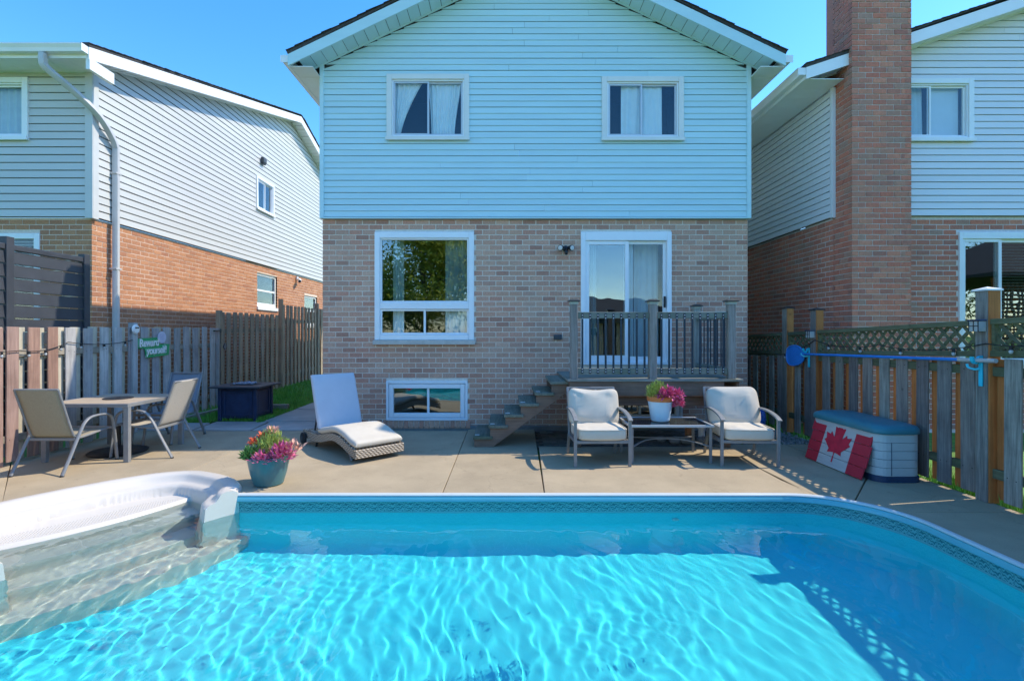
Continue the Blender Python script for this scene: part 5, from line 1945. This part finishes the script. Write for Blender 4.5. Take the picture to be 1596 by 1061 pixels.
# local frame of the board: x along length (far to near), y up the board, z out
fm = Matrix.Rotation(rad(-90), 4, 'Z') @ Matrix.Rotation(rad(73), 4, 'X')
npl = 5
for k in range(npl):
    ya = k * FLH / npl
    sh = RN.uniform(-.018, .018)
    mb = MB(); mb.box(-FLW / 2 + sh, FLW / 2 + sh + RN.uniform(-.012, .012), 0, FLH / npl - .004, 0, .016)
    o = mb.build('plank', MT['flag'], flg, bevel=.003, seg=1)
    o.matrix_local = fm @ Matrix.Translation((0, ya, RN.uniform(0, .002)))
hp = [(-90, 2030), (-45, 1167), (-156, 1069), (-1015, 1220), (-899, 900), (-919, 827), (-1860, 65), (-1648, -34), (-1614, -113), (-1800, -685), (-1258, -570), (-1185, -608), (-1080, -855), (-657, -401), (-546, -458), (-750, -1510), (-423, -1321), (-332, -1348), (0, -2000)]
leaf = hp + [(-x_, y_) for x_, y_ in hp[::-1][1:]]
ls = .235 / 2000
mb = MB(); mb.prism([(x_ * ls, -y_ * ls) for x_, y_ in leaf], 0, .002)
o = mb.build('maple_leaf', MT['flag_red'], flg); o.matrix_local = fm @ Matrix.Translation((0, FLH / 2, .0195))
for x_ in (-.36, .36):
    mb = MB(); mb.box(-.03, .03, .01, FLH - .01, -.018, -.001); o = mb.build('batten', MT['wood_cedar_glow'], flg); o.matrix_local = fm @ Matrix.Translation((x_, 0, 0))

# ------------------------------------------------------------------ pavers, gravel, stones by the deck
MT['paver'] = M('paver', (.16, .14, .12), .9, .2, 12, .5, 70, .004, objvar=.3, c2=(.07, .09, .05), c2amt=.5, c2scale=6)
MT['gravel'] = M('gravel', (.34, .34, .33), .8, .3, 25, objvar=.2)
MT['rock'] = M('rock', (.20, .20, .19), .9, .25, 9, .6, 40, .01)
pvr = structure(MB().box(.46, 3.2, 6.76, 7.97, -.08, -.02).build('paver_bed', MT['soil']))
pm = MB().box(-.1, .1, -.05, .05, -.06, 0).mesh('paver'); pm.materials.append(MT['paver'])
for r in range(11):
    for c in range(14):
        x_ = .57 + c * .205 + (r % 2) * .1 - .05; y_ = 6.83 + r * .106
        if x_ > 3.1: continue
        o = bpy.data.objects.new('paver', pm); COL.objects.link(o); o.parent = pvr
        o.location = (x_ + RN.uniform(-.004, .004), y_ + RN.uniform(-.004, .004), -.012 + RN.uniform(-.008, .008)); o.rotation_euler = (RN.uniform(-.03, .03), RN.uniform(-.03, .03), RN.uniform(-.05, .05))
mb = MB()
for i in range(1500):
    x_, y_ = RN.uniform(3.15, 4.36), RN.uniform(6.93, 8.05)
    mb.ball((x_, y_, -.035 + RN.uniform(0, .035)), RN.uniform(.010, .022), 5, 3, (RN.uniform(.8, 1.3), RN.uniform(.8, 1.3), .7))
gv = mb.build('gravel', MT['gravel']); gv['kind'] = 'stuff'; gv['label'] = 'grey pea gravel in the corner between house and right fence'


def rockfn(seed, sc):
    def f(p):
        k = noise.noise(Vector((p.x / sc * 1.6 + seed, p.y / sc * 1.6, p.z / sc * 1.6)))
        return p * (1 + .28 * k)
    return f


rocks = [(1.30, 7.02, .07, 'mossy grey rock on the pavers under the left armchair'), (1.47, 7.1, .055, 'small grey rock on the pavers beneath the coffee table edge'), (2.52, 6.95, .085, 'rounded grey rock left of the white drain pipes'),
         (2.36, 6.98, .075, 'grey rock at the foot of the deck beside the orange brick'), (2.72, 6.9, .08, 'grey rock in front of the left white drain pipe'), (2.2, 7.1, .06, 'small dark rock on the pavers behind the coffee table leg')]
for i, (x_, y_, r_, lab) in enumerate(rocks):
    o = MB().ball((0, 0, r_ * .7), r_, 12, 8, (1.15, .95, .8), fn=rockfn(i * 5.1, r_)).build('rock', MT['rock'], None, smooth=60)
    o.location = (x_, y_, -.015); tag(o, lab, 'rock', 'rocks under the deck')
MT['loose_brick'] = M('loose_brick', (.45, .19, .08), .85, .15, 20, .3, 60, .004)
o = MB().box(-.04, .04, -.05, .05, 0, .2).build('loose_brick', MT['loose_brick'], None, bevel=.006); o.location = (2.6, 7.12, -.012)
tag(o, 'orange brick stood on end beside the drain pipes under the deck', 'brick')
for (x_, y_, lab) in ((2.76, 7.06, 'white plastic drain pipe left of its twin under the deck'), (3.04, 7.0, 'white plastic drain pipe standing behind the right armchair leg')):
    t = thing('drain_pipe', lab, 'pipe', (x_, y_, -.02), 0, 'white drain pipes under the deck')
    MB().lathe([(.045, 0), (.045, .2), (.038, .2), (.038, 0)], 16).build('pipe', MT['white_plastic'], t, smooth=40)
    MB().lathe([(.046, .2), (.058, .2), (.058, .26), (.03, .26), (.03, .24)], 16).build('collar', MT['white_plastic'], t, smooth=40)
MT['blue_plastic'] = M('blue_plastic', (.02, .12, .42), .3, .15, 5, spec=.6)
t = thing('water_jug', 'blue plastic jug on the gravel between the right armchair and fence', 'jug', (3.62, 7.32, -.02))
MB().lathe([(0, 0), (.15, 0), (.165, .02), (.165, .36), (.15, .42), (.09, .48), (.05, .50), (.05, .55), (0, .55)], 24).build('body', MT['blue_plastic'], t, smooth=50)
for z in (.1, .2, .3):
    MB().tube([(.167 * math.cos(2 * PI * j / 24), .167 * math.sin(2 * PI * j / 24), z) for j in range(24)], .008, 6, True).build('rib', MT['blue_plastic'], t, smooth=60)
MB().lathe([(0, .551), (.06, .551), (.06, .59), (0, .592)], 18).build('cap', MT['blue_plastic'], t, smooth=40)

# ------------------------------------------------------------------ grass bank at the side of the house
bank = MB()
bank.grid(lambda u, v: (-5.95 + 1.72 * u, 8.66 + 11.3 * v, slope(8.66 + 11.3 * v) - .01 + .02 * math.sin(u * 7 + v * 31) + (.06 * (1 - u) * sstep(0, .1, v))), 10, 40)
structure(bank.build('grass_bank', MT['lawn'], None, smooth=60))
MT['blade'] = M('blade', (.15, .40, .05), .7, .4, 5, c2=(.26, .44, .07), c2amt=.6, c2scale=3)
mb = MB()
for i in range(15000):
    x_ = RN.uniform(-5.75, -4.2); y_ = 8.55 + 7.5 * RN.random() ** 1.6
    if y_ < 8.68 and x_ > -5.1 and x_ < -4.3: continue
    if x_ > -4.26 and RN.random() < .4: continue
    z_ = slope(y_) - .01 + (.06 * (1 - (x_ + 5.95) / 1.72) * sstep(0, .1, (y_ - 8.66) / 11.3))
    h = RN.uniform(.035, .10); a = RN.uniform(0, 6.28); w_ = RN.uniform(.004, .008); l = RN.uniform(-.04, .04); l2 = RN.uniform(-.04, .04)
    dx, dy = math.cos(a) * w_, math.sin(a) * w_
    b0 = len(mb.v)
    mb.v += [(x_ - dx, y_ - dy, z_ - .01), (x_ + dx, y_ + dy, z_ - .01), (x_ + l, y_ + l2, z_ + h)]
    mb.f.append((b0, b0 + 1, b0 + 2))
# weeds along the right fence foot
for i in range(2600):
    y_ = RN.uniform(3.9, 5.2) if RN.random() < .6 else RN.uniform(2.5, 9); x_ = RN.uniform(4.41, 4.75)
    h = RN.uniform(.04, .13); a = RN.uniform(0, 6.28); w_ = RN.uniform(.004, .009)
    dx, dy = math.cos(a) * w_, math.sin(a) * w_
    b0 = len(mb.v)
    mb.v += [(x_ - dx, y_ - dy, -.06), (x_ + dx, y_ + dy, -.06), (x_ + RN.uniform(-.05, .05), y_ + RN.uniform(-.05, .05), h)]
    mb.f.append((b0, b0 + 1, b0 + 2))
gs = mb.build('grass', MT['blade']); gs['kind'] = 'stuff'; gs['label'] = 'short green grass on the bank and along the fence foot'
for (p, q, lab) in (((-5.62, 8.05, .05), (-5.50, 9.6, .06), 'weathered landscape timber lying along the foot of the left fence'), ((-4.95, 9.85, .09), (-4.32, 9.85, .09), 'short dark timber step across the grass behind the fire pit')):
    o = MB().bar((Vector(p) - (Vector(p) + Vector(q)) / 2), (Vector(q) - (Vector(p) + Vector(q)) / 2), .09, .09).build('landscape_timber', MT['wood_rail'], None, bevel=.008)
    o.location = (Vector(p) + Vector(q)) / 2; tag(o, lab, 'timber', 'landscape timbers')

# ------------------------------------------------------------------ flower pots
MT['teal_pot'] = M('teal_pot', (.06, .17, .19), .35, .08, 5, spec=.5)
MT['white_pot'] = M('white_pot', (.62, .76, .84), .3, .03, 5, spec=.5)
MT['terracotta'] = M('terracotta', (.60, .20, .06), .7, .1, 10)
MT['leaf_lime'] = M('leaf_lime', (.34, .42, .08), .6, .3, 30, c2=(.46, .50, .16), c2amt=.6, c2scale=14)
MT['leaf_green'] = M('leaf_green', (.14, .28, .07), .6, .3, 30)
MT['petal_pink'] = M('petal_pink', (.62, .07, .22), .6, .3, 40, c2=(.75, .30, .42), c2amt=.7, c2scale=30)
MT['petal_orange'] = M('petal_orange', (.75, .16, .07), .6, .25, 40)
MT['petal_peach'] = M('petal_peach', (.75, .42, .30), .6, .25, 40)


def leaf(mb, p, d, l, w, rng, cup=.3):
    d = Vector(d).normalized(); p = Vector(p)
    s = d.cross(Vector((rng.uniform(-.5, .5), rng.uniform(-.5, .5), 1))).normalized(); nn = s.cross(d).normalized()
    a = p + d * l * .45 + s * w / 2 + nn * w * cup; b = p + d * l * .45 - s * w / 2 + nn * w * cup
    m_ = p + d * l * .5
    e = p + d * l
    b0 = len(mb.v)
    mb.v += [tuple(p), tuple(a), tuple(e), tuple(b), tuple(m_)]
    mb.f += [(b0, b0 + 1, b0 + 4), (b0 + 1, b0 + 2, b0 + 4), (b0 + 2, b0 + 3, b0 + 4), (b0 + 3, b0, b0 + 4)]


def clump(c, r, n, l, w, rng, up=.5, squash=(1, 1, 1)):
    mb = MB()
    for i in range(n):
        th = rng.uniform(0, 2 * PI); u = rng.uniform(-.15, 1)
        rr_ = math.sqrt(max(0, 1 - u * u))
        dirv = Vector((rr_ * math.cos(th), rr_ * math.sin(th), u))
        k = rng.uniform(.45, 1.0) * (1 + .25 * noise.noise(dirv * 2.5 + Vector(c) * 9))
        p = Vector(c) + Vector((dirv.x * r * k * squash[0], dirv.y * r * k * squash[1], dirv.z * r * k * squash[2]))
        d = dirv * .7 + Vector((rng.uniform(-.5, .5), rng.uniform(-.5, .5), up + rng.uniform(-.3, .4)))
        leaf(mb, p, d, l * rng.uniform(.6, 1.3), w * rng.uniform(.7, 1.2), rng)
    return mb


fr_ = random.Random(3)
t = thing('flower_pot', 'teal pot of lime foliage and pink flowers at the pool edge', 'flower pot', (-2.43, 5.08, 0))
MB().lathe([(0, 0), (.125, 0), (.14, .01), (.172, .12), (.192, .22), (.20, .275), (.212, .28), (.213, .296), (.20, .30), (.19, .285), (.18, .24), (0, .24)], 36).build('pot', MT['teal_pot'], t, smooth=40)
MB().lathe([(0, .25), (.188, .25), (0, .262)], 20, cap=False).build('soil', MT['soil'], t)
clump((.02, .0, .28), .165, 1500, .05, .012, fr_, 1.0, (1.05, 1.05, 1.6)).build('lime_foliage', MT['leaf_lime'], t, smooth=None)
clump((-.13, -.1, .285), .09, 420, .05, .02, fr_, .5).build('green_foliage', MT['leaf_green'], t)
for (c, n, r_, m_, nm) in (((.17, -.08, .29), 420, .13, 'petal_pink', 'pink_flowers'), ((.0, -.17, .27), 140, .08, 'petal_pink', 'pink_flowers'), ((.27, -.04, .34), 90, .10, 'petal_peach', 'peach_flowers'),
                           ((-.15, .0, .40), 60, .045, 'petal_orange', 'orange_flower'), ((-.07, .05, .46), 50, .04, 'petal_orange', 'orange_flower'), ((.02, .03, .51), 50, .045, 'petal_peach', 'peach_flowers')):
    clump(c, r_, int(n * .7), .058, .028, fr_, .3).build(nm, MT[m_], t)
fr_ = random.Random(8)
t = thing('flower_pot', 'white pot with orange rim and trailing pink flowers on the coffee table', 'flower pot', (1.90, 6.17, .452))
MB().lathe([(0, 0), (.10, 0), (.108, .008), (.125, .1), (.143, .22), (.148, .245), (.0, .245)], 32).build('pot', MT['white_pot'], t, smooth=40)
MB().lathe([(.15, .246), (.158, .25), (.160, .305), (.15, .31), (.138, .305), (.135, .255), (0, .255)], 32).build('rim', MT['terracotta'], t, smooth=40)
for z in [.02 + .014 * k for k in range(16)]:
    rr_ = .110 + (z - .008) * .158
    MB().tube([(rr_ * math.cos(2 * PI * j / 28), rr_ * math.sin(2 * PI * j / 28), z) for j in range(28)], .0032, 5, True).build('rib', MT['white_pot'], t, smooth=60)
clump((-.03, .0, .31), .135, 1300, .04, .012, fr_, .9, (1.05, 1.05, 1.2)).build('lime_foliage', MT['leaf_lime'], t)
for (c, n, r_) in (((.06, -.10, .315), 330, .10), ((.17, -.06, .30), 260, .085), ((.19, -.08, .20), 130, .055), ((.0, -.13, .315), 120, .06)):
    clump(c, r_, int(n * .65), .058, .030, fr_, .0).build('pink_flowers', MT['petal_pink'], t)

# ------------------------------------------------------------------ small things on the fences
MT['sign_green'] = M('sign_green', (.015, .34, .12), .5, .1, 5)
MT['sign_white'] = M('sign_white', (.8, .82, .8), .5, .03, 5)
MT['sign_lilac'] = M('sign_lilac', (.55, .56, .68), .4, .05, 5)


def text_mesh(body, size, offset=0.0, extrude=.002, shear=.12, bold=None):
    cu = bpy.data.curves.new('lettering', 'FONT')
    cu.body = body; cu.size = size; cu.offset = offset; cu.extrude = extrude; cu.shear = shear; cu.space_character = .92
    ob = bpy.data.objects.new('lettering', cu); COL.objects.link(ob)
    dg = bpy.context.evaluated_depsgraph_get()
    me = bpy.data.meshes.new_from_object(ob.evaluated_get(dg))
    bpy.data.objects.remove(ob); bpy.data.curves.remove(cu)
    me.materials.clear()
    return me


sg_ = thing('fence_sign', "green and white 'Reward yourself!' sign with round badge on the left fence", 'sign', (XL + .062, 7.79, 1.17))
# sign plane: local x runs to +Y, local y up, facing +X
sm = Matrix(((0, 0, 1, 0), (1, 0, 0, 0), (0, 1, 0, 0), (0, 0, 0, 1)))
for body, px_, py_, sz in (('Reward', 0.0, .155, .155), ('yourself!', .165, .03, .15)):
    for off, z_, mt_, nm in ((.0125, .004, 'sign_white', 'sign_outline'), (.009, .0085, 'sign_green', 'sign_backing'), (.0035, .013, 'sign_white', 'lettering')):
        me = text_mesh(body, sz, off, .002); o = place(nm, me, MT[mt_], sg_)
        o.matrix_local = sm @ Matrix.Translation((px_, py_, z_)) @ Matrix.Rotation(rad(2), 4, 'Z') @ Matrix.Diagonal((.98, 1.05, 1, 1))
mb = MB(); mb.prism([(-.02, .13), (-.01, .285), (.42, .30), (.46, .19), (.72, .185), (.70, .0), (.16, -.03), (.13, .12)], .0, .0035); o = mb.build('board', MT['sign_green'], sg_); o.matrix_local = sm
mb = MB(); mb.lathe([(0, 0), (.10, 0), (.10, .006), (0, .006)], 28); o = mb.build('badge', MT['sign_lilac'], sg_, smooth=30); o.matrix_local = sm @ Matrix.Translation((.52, .30, .006))
MT['ink'] = M('ink', (.12, .12, .35), .5, .1, 5)
for k in range(3):
    mb = MB(); mb.tube(crom([(-.045, .03 - k * .03, .009), (-.02, .045 - k * .03, .009), (0, .025 - k * .03, .009), (.02, .04 - k * .03, .009), (.045, .035 - k * .03, .009)], 4), .004, 5)
    o = mb.build('badge_scribble', MT['ink'], sg_); o.matrix_local = sm @ Matrix.Translation((.52, .30, .0))

t = thing('fence_ornament', 'small round cream fence ornament hung on the left fence post', 'ornament', (XL + .085, 7.69, 1.60))
MB().lathe([(0, 0), (.07, 0), (.075, .01), (.06, .03), (0, .035)], 20, m=Matrix.Rotation(rad(90), 4, 'Y')).build('dial', MT['sign_white'], t, smooth=40)
MB().box(.03, .038, -.035, .035, .012, .03).build('motif', MT['black_metal'], t)
t = thing('diamond_plaque', 'small dark blue diamond plaque on the tall left fence', 'plaque', (XL + .05, 10.2, 1.27))
mb = MB(); mb.prism([(0, -.07), (.07, 0), (0, .07), (-.07, 0)], 0, .012, sm); mb.build('plate', MT['navy'], t)
t = thing('fence_latch', 'black metal latch at the top corner of the low left fence', 'latch', (XL + .05, 9.92, 1.585))
MB().box(0, .03, -.12, .06, -.01, .015).build('bolt', MT['black_metal'], t, bevel=.004)
MB().box(0, .035, .062, .11, -.03, .04).build('catch', MT['black_metal'], t, bevel=.004)

MT['cable'] = M('cable', (.015, .016, .018), .6, .1, 5)
MT['bulb'] = M('bulb', (.42, .45, .45), .10, .03, 5, spec=.8)


def string_lights(label, anchors, sag, nb, loc):
    t = thing('string_lights', label, 'string lights', loc, 0, 'string lights on the fences')
    for (p, q) in zip(anchors[:-1], anchors[1:]):
        p = Vector(p); q = Vector(q)
        pts = [p.lerp(q, i / 12) + Vector((0, 0, -sag * 4 * (i / 12) * (1 - i / 12))) for i in range(13)]
        MB().tube(pts, .005, 6).build('cable', MT['cable'], t, smooth=60, world=True)
        n = max(1, nb)
        for k in range(n):
            u = (k + .5) / n
            c = p.lerp(q, u) + Vector((0, 0, -sag * 4 * u * (1 - u)))
            so = MB().lathe([(0, 0), (.013, 0), (.015, -.035), (0, -.035)], 10, (c.x, c.y, c.z)).build('socket', MT['cable'], t, smooth=40, world=True)
            MB().ball((c.x, c.y, c.z - .05), .017, 10, 8, (1, 1, 1.2)).build('bulb', MT['bulb'], so, smooth=60, world=True)


xl = XL + .06
string_lights('black string lights with clear bulbs swagged along the left fence', [(xl, 4.6, 1.45), (xl, 5.9, 1.33), (xl, 6.55, 1.42), (xl, 7.72, 1.44)], .05, 3, (xl, 6, 1.4))
xr = XR - .07
string_lights('black string lights with clear bulbs hung along the lattice fence', [(xr, 2.6, 1.62), (xr, 3.6, 1.56), (xr, 4.5, 1.44), (xr, 5.8, 1.40), (xr, 7.0, 1.44), (xr, 8.0, 1.2)], .06, 2, (xr, 5, 1.4))
for (y_, z_, lab) in ((4.56, 1.60, 'clear solar lamp on the tall near post of the lattice fence'), (7.07, 1.52, 'clear solar lamp on the far post of the lattice fence')):
    t = thing('solar_lamp', lab, 'lamp', (XR - .06, y_ - .01, z_), 0, 'solar lamps on the fence posts')
    MB().box(-.09, 0, -.055, .055, .045, .06).build('roof', MT['navy'], t, bevel=.006)
    MB().box(-.075, -.002, -.045, .045, -.05, .044).build('lamp_glass', MT['bulb'], t, bevel=.004)
    for yy in (-.046, 0, .046):
        MB().tube([(-.077, yy, -.05), (-.077, yy, .045)], .004, 6).build('cage_bar', MT['black_metal'], t)
    MB().tube([(-.077, -.046, 0), (-.077, .046, 0)], .004, 6).build('cage_bar', MT['black_metal'], t)

# pool skimmer net and its hooks
MT['pole_blue'] = M('pole_blue', (.02, .22, .68), .35, .08, 5, spec=.5)
MT['hook_cyan'] = M('hook_cyan', (.02, .55, .75), .4, .08, 5)
MT['net_blue'] = M('net_blue', (.02, .22, .68), .6, .2, 60, .4, 300, .002)
sk = thing('pool_skimmer', 'blue leaf skimmer with long pole hung level on the right fence', 'skimmer', (XR - .12, 6, 1.27))
xs_ = XR - .115
MB().tube([(xs_, 7.22, 1.235), (xs_, 4.72, 1.285)], .016, 12).build('pole', MT['pole_blue'], sk, smooth=50, world=True)
MB().tube([(xs_, 4.72, 1.285), (xs_, 4.36, 1.292)], .02, 12).build('grip', MT['alum'], sk, smooth=50, world=True)
fpts = [(xs_ + .02, 7.22, 1.24), (xs_, 7.28, 1.33), (xs_ - .01, 7.44, 1.35), (xs_ - .01, 7.58, 1.30), (xs_ - .01, 7.60, 1.14), (xs_ - .01, 7.50, 1.06), (xs_, 7.32, 1.08), (xs_ + .02, 7.23, 1.15)]
fp_ = crom(fpts, 5, True)
hd = MB().tube(fp_, .012, 8, True).build('net_frame', MT['pole_blue'], sk, smooth=60, world=True)
cen = sum(fp_, Vector()) / len(fp_)
mb = MB(); mb.v = [tuple(p) for p in fp_] + [tuple(p.lerp(cen, .5) + Vector((-.010, 0, -.006))) for p in fp_] + [tuple(cen + Vector((-.016, 0, -.01)))]
k = len(fp_)
for i in range(k):
    j = (i + 1) % k
    mb.f += [(i, j, k + j, k + i), (k + i, k + j, 2 * k)]
mb.build('net', MT['net_blue'], hd, smooth=60, world=True)
for (y_, lab) in ((7.14, 'cyan plastic pole hook on the fence beside the skimmer net'), (4.55, 'cyan plastic pole hook on the tall near fence post')):
    t = thing('pole_hook', lab, 'hook', (XR - .06, y_, 1.25), 0, 'cyan pole hooks')
    MB().sweep(crom([(0, 0, .07), (-.03, 0, .06), (-.055, 0, .012), (-.085, 0, .03), (-.09, 0, .07)], 5), [(-.014, -.009), (.014, -.009), (.014, .009), (-.014, .009)]).build('upper_hook', MT['hook_cyan'], t, smooth=30)
    MB().box(-.016, 0, -.018, .018, -.2, .06).build('back_plate', MT['hook_cyan'], t, bevel=.005)
    MB().sweep(crom([(0, 0, -.03), (-.04, .02, -.045), (-.075, .05, -.03), (-.08, .06, .0)], 5), [(-.013, -.009), (.013, -.009), (.013, .009), (-.013, .009)]).build('lower_hook', MT['hook_cyan'], t, smooth=30)

# ------------------------------------------------------------------ behind the camera (seen in the window reflections)
MT['bark'] = M('bark', (.10, .075, .05), .95, .3, 10, .8, 25, .02)
MT['tree_leaf'] = mat_leaf('tree_leaf', (.20, .30, .05), (.42, .42, .09), .5)
MT['tree_leaf_dark'] = mat_leaf('tree_leaf_dark', (.05, .10, .03), (.10, .16, .04), .3)


def tree(label, loc, h, r, n, mat, seed, leafsz=.16):
    rng = random.Random(seed)
    t = thing('tree', label, 'tree', loc, 0, 'trees beyond the near end of the yard')
    tr = MB(); tr.tube(crom([(0, 0, 0), (.05, .02, h * .25), (-.04, .05, h * .5), (.02, 0, h * .8)], 4), [.16 - .11 * i / 12 for i in range(13)], 10)
    cl = []
    for i in range(11):
        a = rng.uniform(0, 6.28); zz = rng.uniform(.32, .9) * h
        rr_ = r * (1 - abs(zz / h - .55) * .9)
        e = Vector((math.cos(a) * rr_ * .75, math.sin(a) * rr_ * .75, zz + .3))
        tr.tube([(0, 0, zz * .62), tuple(e * .5 + Vector((0, 0, zz * .30))), tuple(e)], [.06, .04, .015], 6)
        cl.append(e)
    cl.append(Vector((0, 0, h * .92)))
    tr.build('trunk', MT['bark'], t, smooth=60)
    mb = MB()
    for i in range(n):
        c = rng.choice(cl)
        d = Vector((rng.gauss(0, 1), rng.gauss(0, 1), rng.gauss(0, .8)))
        p = c + d * r * .24
        leaf(mb, p, (rng.uniform(-1, 1), rng.uniform(-1, 1), rng.uniform(-1, .5)), leafsz * rng.uniform(.6, 1.3), leafsz * .5, rng)
    mb.build('crown', MT[mat], t)
    return t


tree('broad leafy tree beyond the pool, mirrored in the large window', (-4.1, -8.5, -.06), 7.4, 3.3, 17000, 'tree_leaf', 21, .25)
tree('dark bushy tree added to darken the right neighbour patio door reflection', (14.2, -8.0, -.06), 6.2, 3.6, 12000, 'tree_leaf_dark', 22, .26)  # unseen tree, added like the next to darken the door's reflection
tree('tall dark tree added at the far right to darken the door reflection', (21, -9.5, -.06), 7.5, 3.4, 6000, 'tree_leaf_dark', 23, .24)
tree('dark bushy tree at the far left of the back yard', (-20, -10, -.06), 5.2, 3.0, 5000, 'tree_leaf_dark', 24, .24)
hb = thing('house', 'far bungalow with brown roof behind the yard, mirrored in the patio door', 'house', (7, -24, 0))
MB().box(-6, 6, -5, 5, -.1, 2.6).build('wall', MT['brick_tan'], hb)
mb = MB(); mb.add([(-6.5, 5.5, 2.5), (6.5, 5.5, 2.5), (6.5, -5.5, 2.5), (-6.5, -5.5, 2.5), (-3.4, 0, 4.3), (3.4, 0, 4.3)], [(0, 1, 5, 4), (1, 2, 5), (2, 3, 4, 5), (3, 0, 4), (3, 2, 1, 0)])
mb.build('roof', MT['shingle'], hb)
for x_ in (-4, -1.2, 2.6):
    w_ = MB().box(x_ - .6, x_ + .6, 4.99, 5.04, .9, 2.0).build('window', MT['trim'], hb); MB().box(x_ - .5, x_ + .5, 5.041, 5.05, 1.0, 1.9).build('pane', MT['dark_glass'], w_)
bf = thing('wooden_fence', 'plain board fence closing the yard behind the camera', 'fence', (0, -5.2, 0))
bmesh_ = MB().box(-.07, .07, -.01, .01, 0, 1.5).mesh('fence_board'); bmesh_.materials.append(MT['wood_tall'])
for i in range(66):
    o = bpy.data.objects.new('fence_board', bmesh_); COL.objects.link(o); o.parent = bf; o.location = (-5.0 + i * .15, 0, -.05 + RN.uniform(-.02, .02))
for z in (.3, 1.2):
    MB().box(-5.1, 4.9, -.05, -.011, z, z + .08).build('rail', MT['wood_rail'], bf)

# neighbour's gazebo, mirrored in the right patio door
gz = thing('gazebo', 'dark roofed gazebo with lattice walls in the right neighbour yard', 'gazebo', (14.6, 2.2, -.05))
for sx in (-1, 1):
    for sy in (-1, 1):
        MB().box(sx * 2.6 - .07, sx * 2.6 + .07, sy * 1.6 - .07, sy * 1.6 + .07, 0, 2.95).build('post', MT['wood_cedar_glow'], gz, bevel=.008)
mb = MB(); mb.add([(-3.0, -2.0, 2.95), (3.0, -2.0, 2.95), (3.0, 2.0, 2.95), (-3.0, 2.0, 2.95), (-3.0, -2.0, 3.05), (3.0, -2.0, 3.05), (3.0, 2.0, 3.05), (-3.0, 2.0, 3.05), (-1, 0, 4.3), (1, 0, 4.3)],
                  [(3, 2, 1, 0), (0, 1, 5, 4), (1, 2, 6, 5), (2, 3, 7, 6), (3, 0, 4, 7), (4, 5, 9, 8), (5, 6, 9), (6, 7, 8, 9), (7, 4, 8)])
mb.build('roof', MT['shingle'], gz)
for k in range(22):
    z = .5 + k * .105
    MB().box(-2.53, 2.53, 1.58, 1.60, z, z + .06).build('lattice_strip', MT['wood_cedar_glow'], gz)
for k in range(44):
    x_ = -2.5 + k * .115
    MB().box(x_, x_ + .055, 1.605, 1.62, .45, 2.85).build('lattice_strip', MT['wood_brown'], gz)
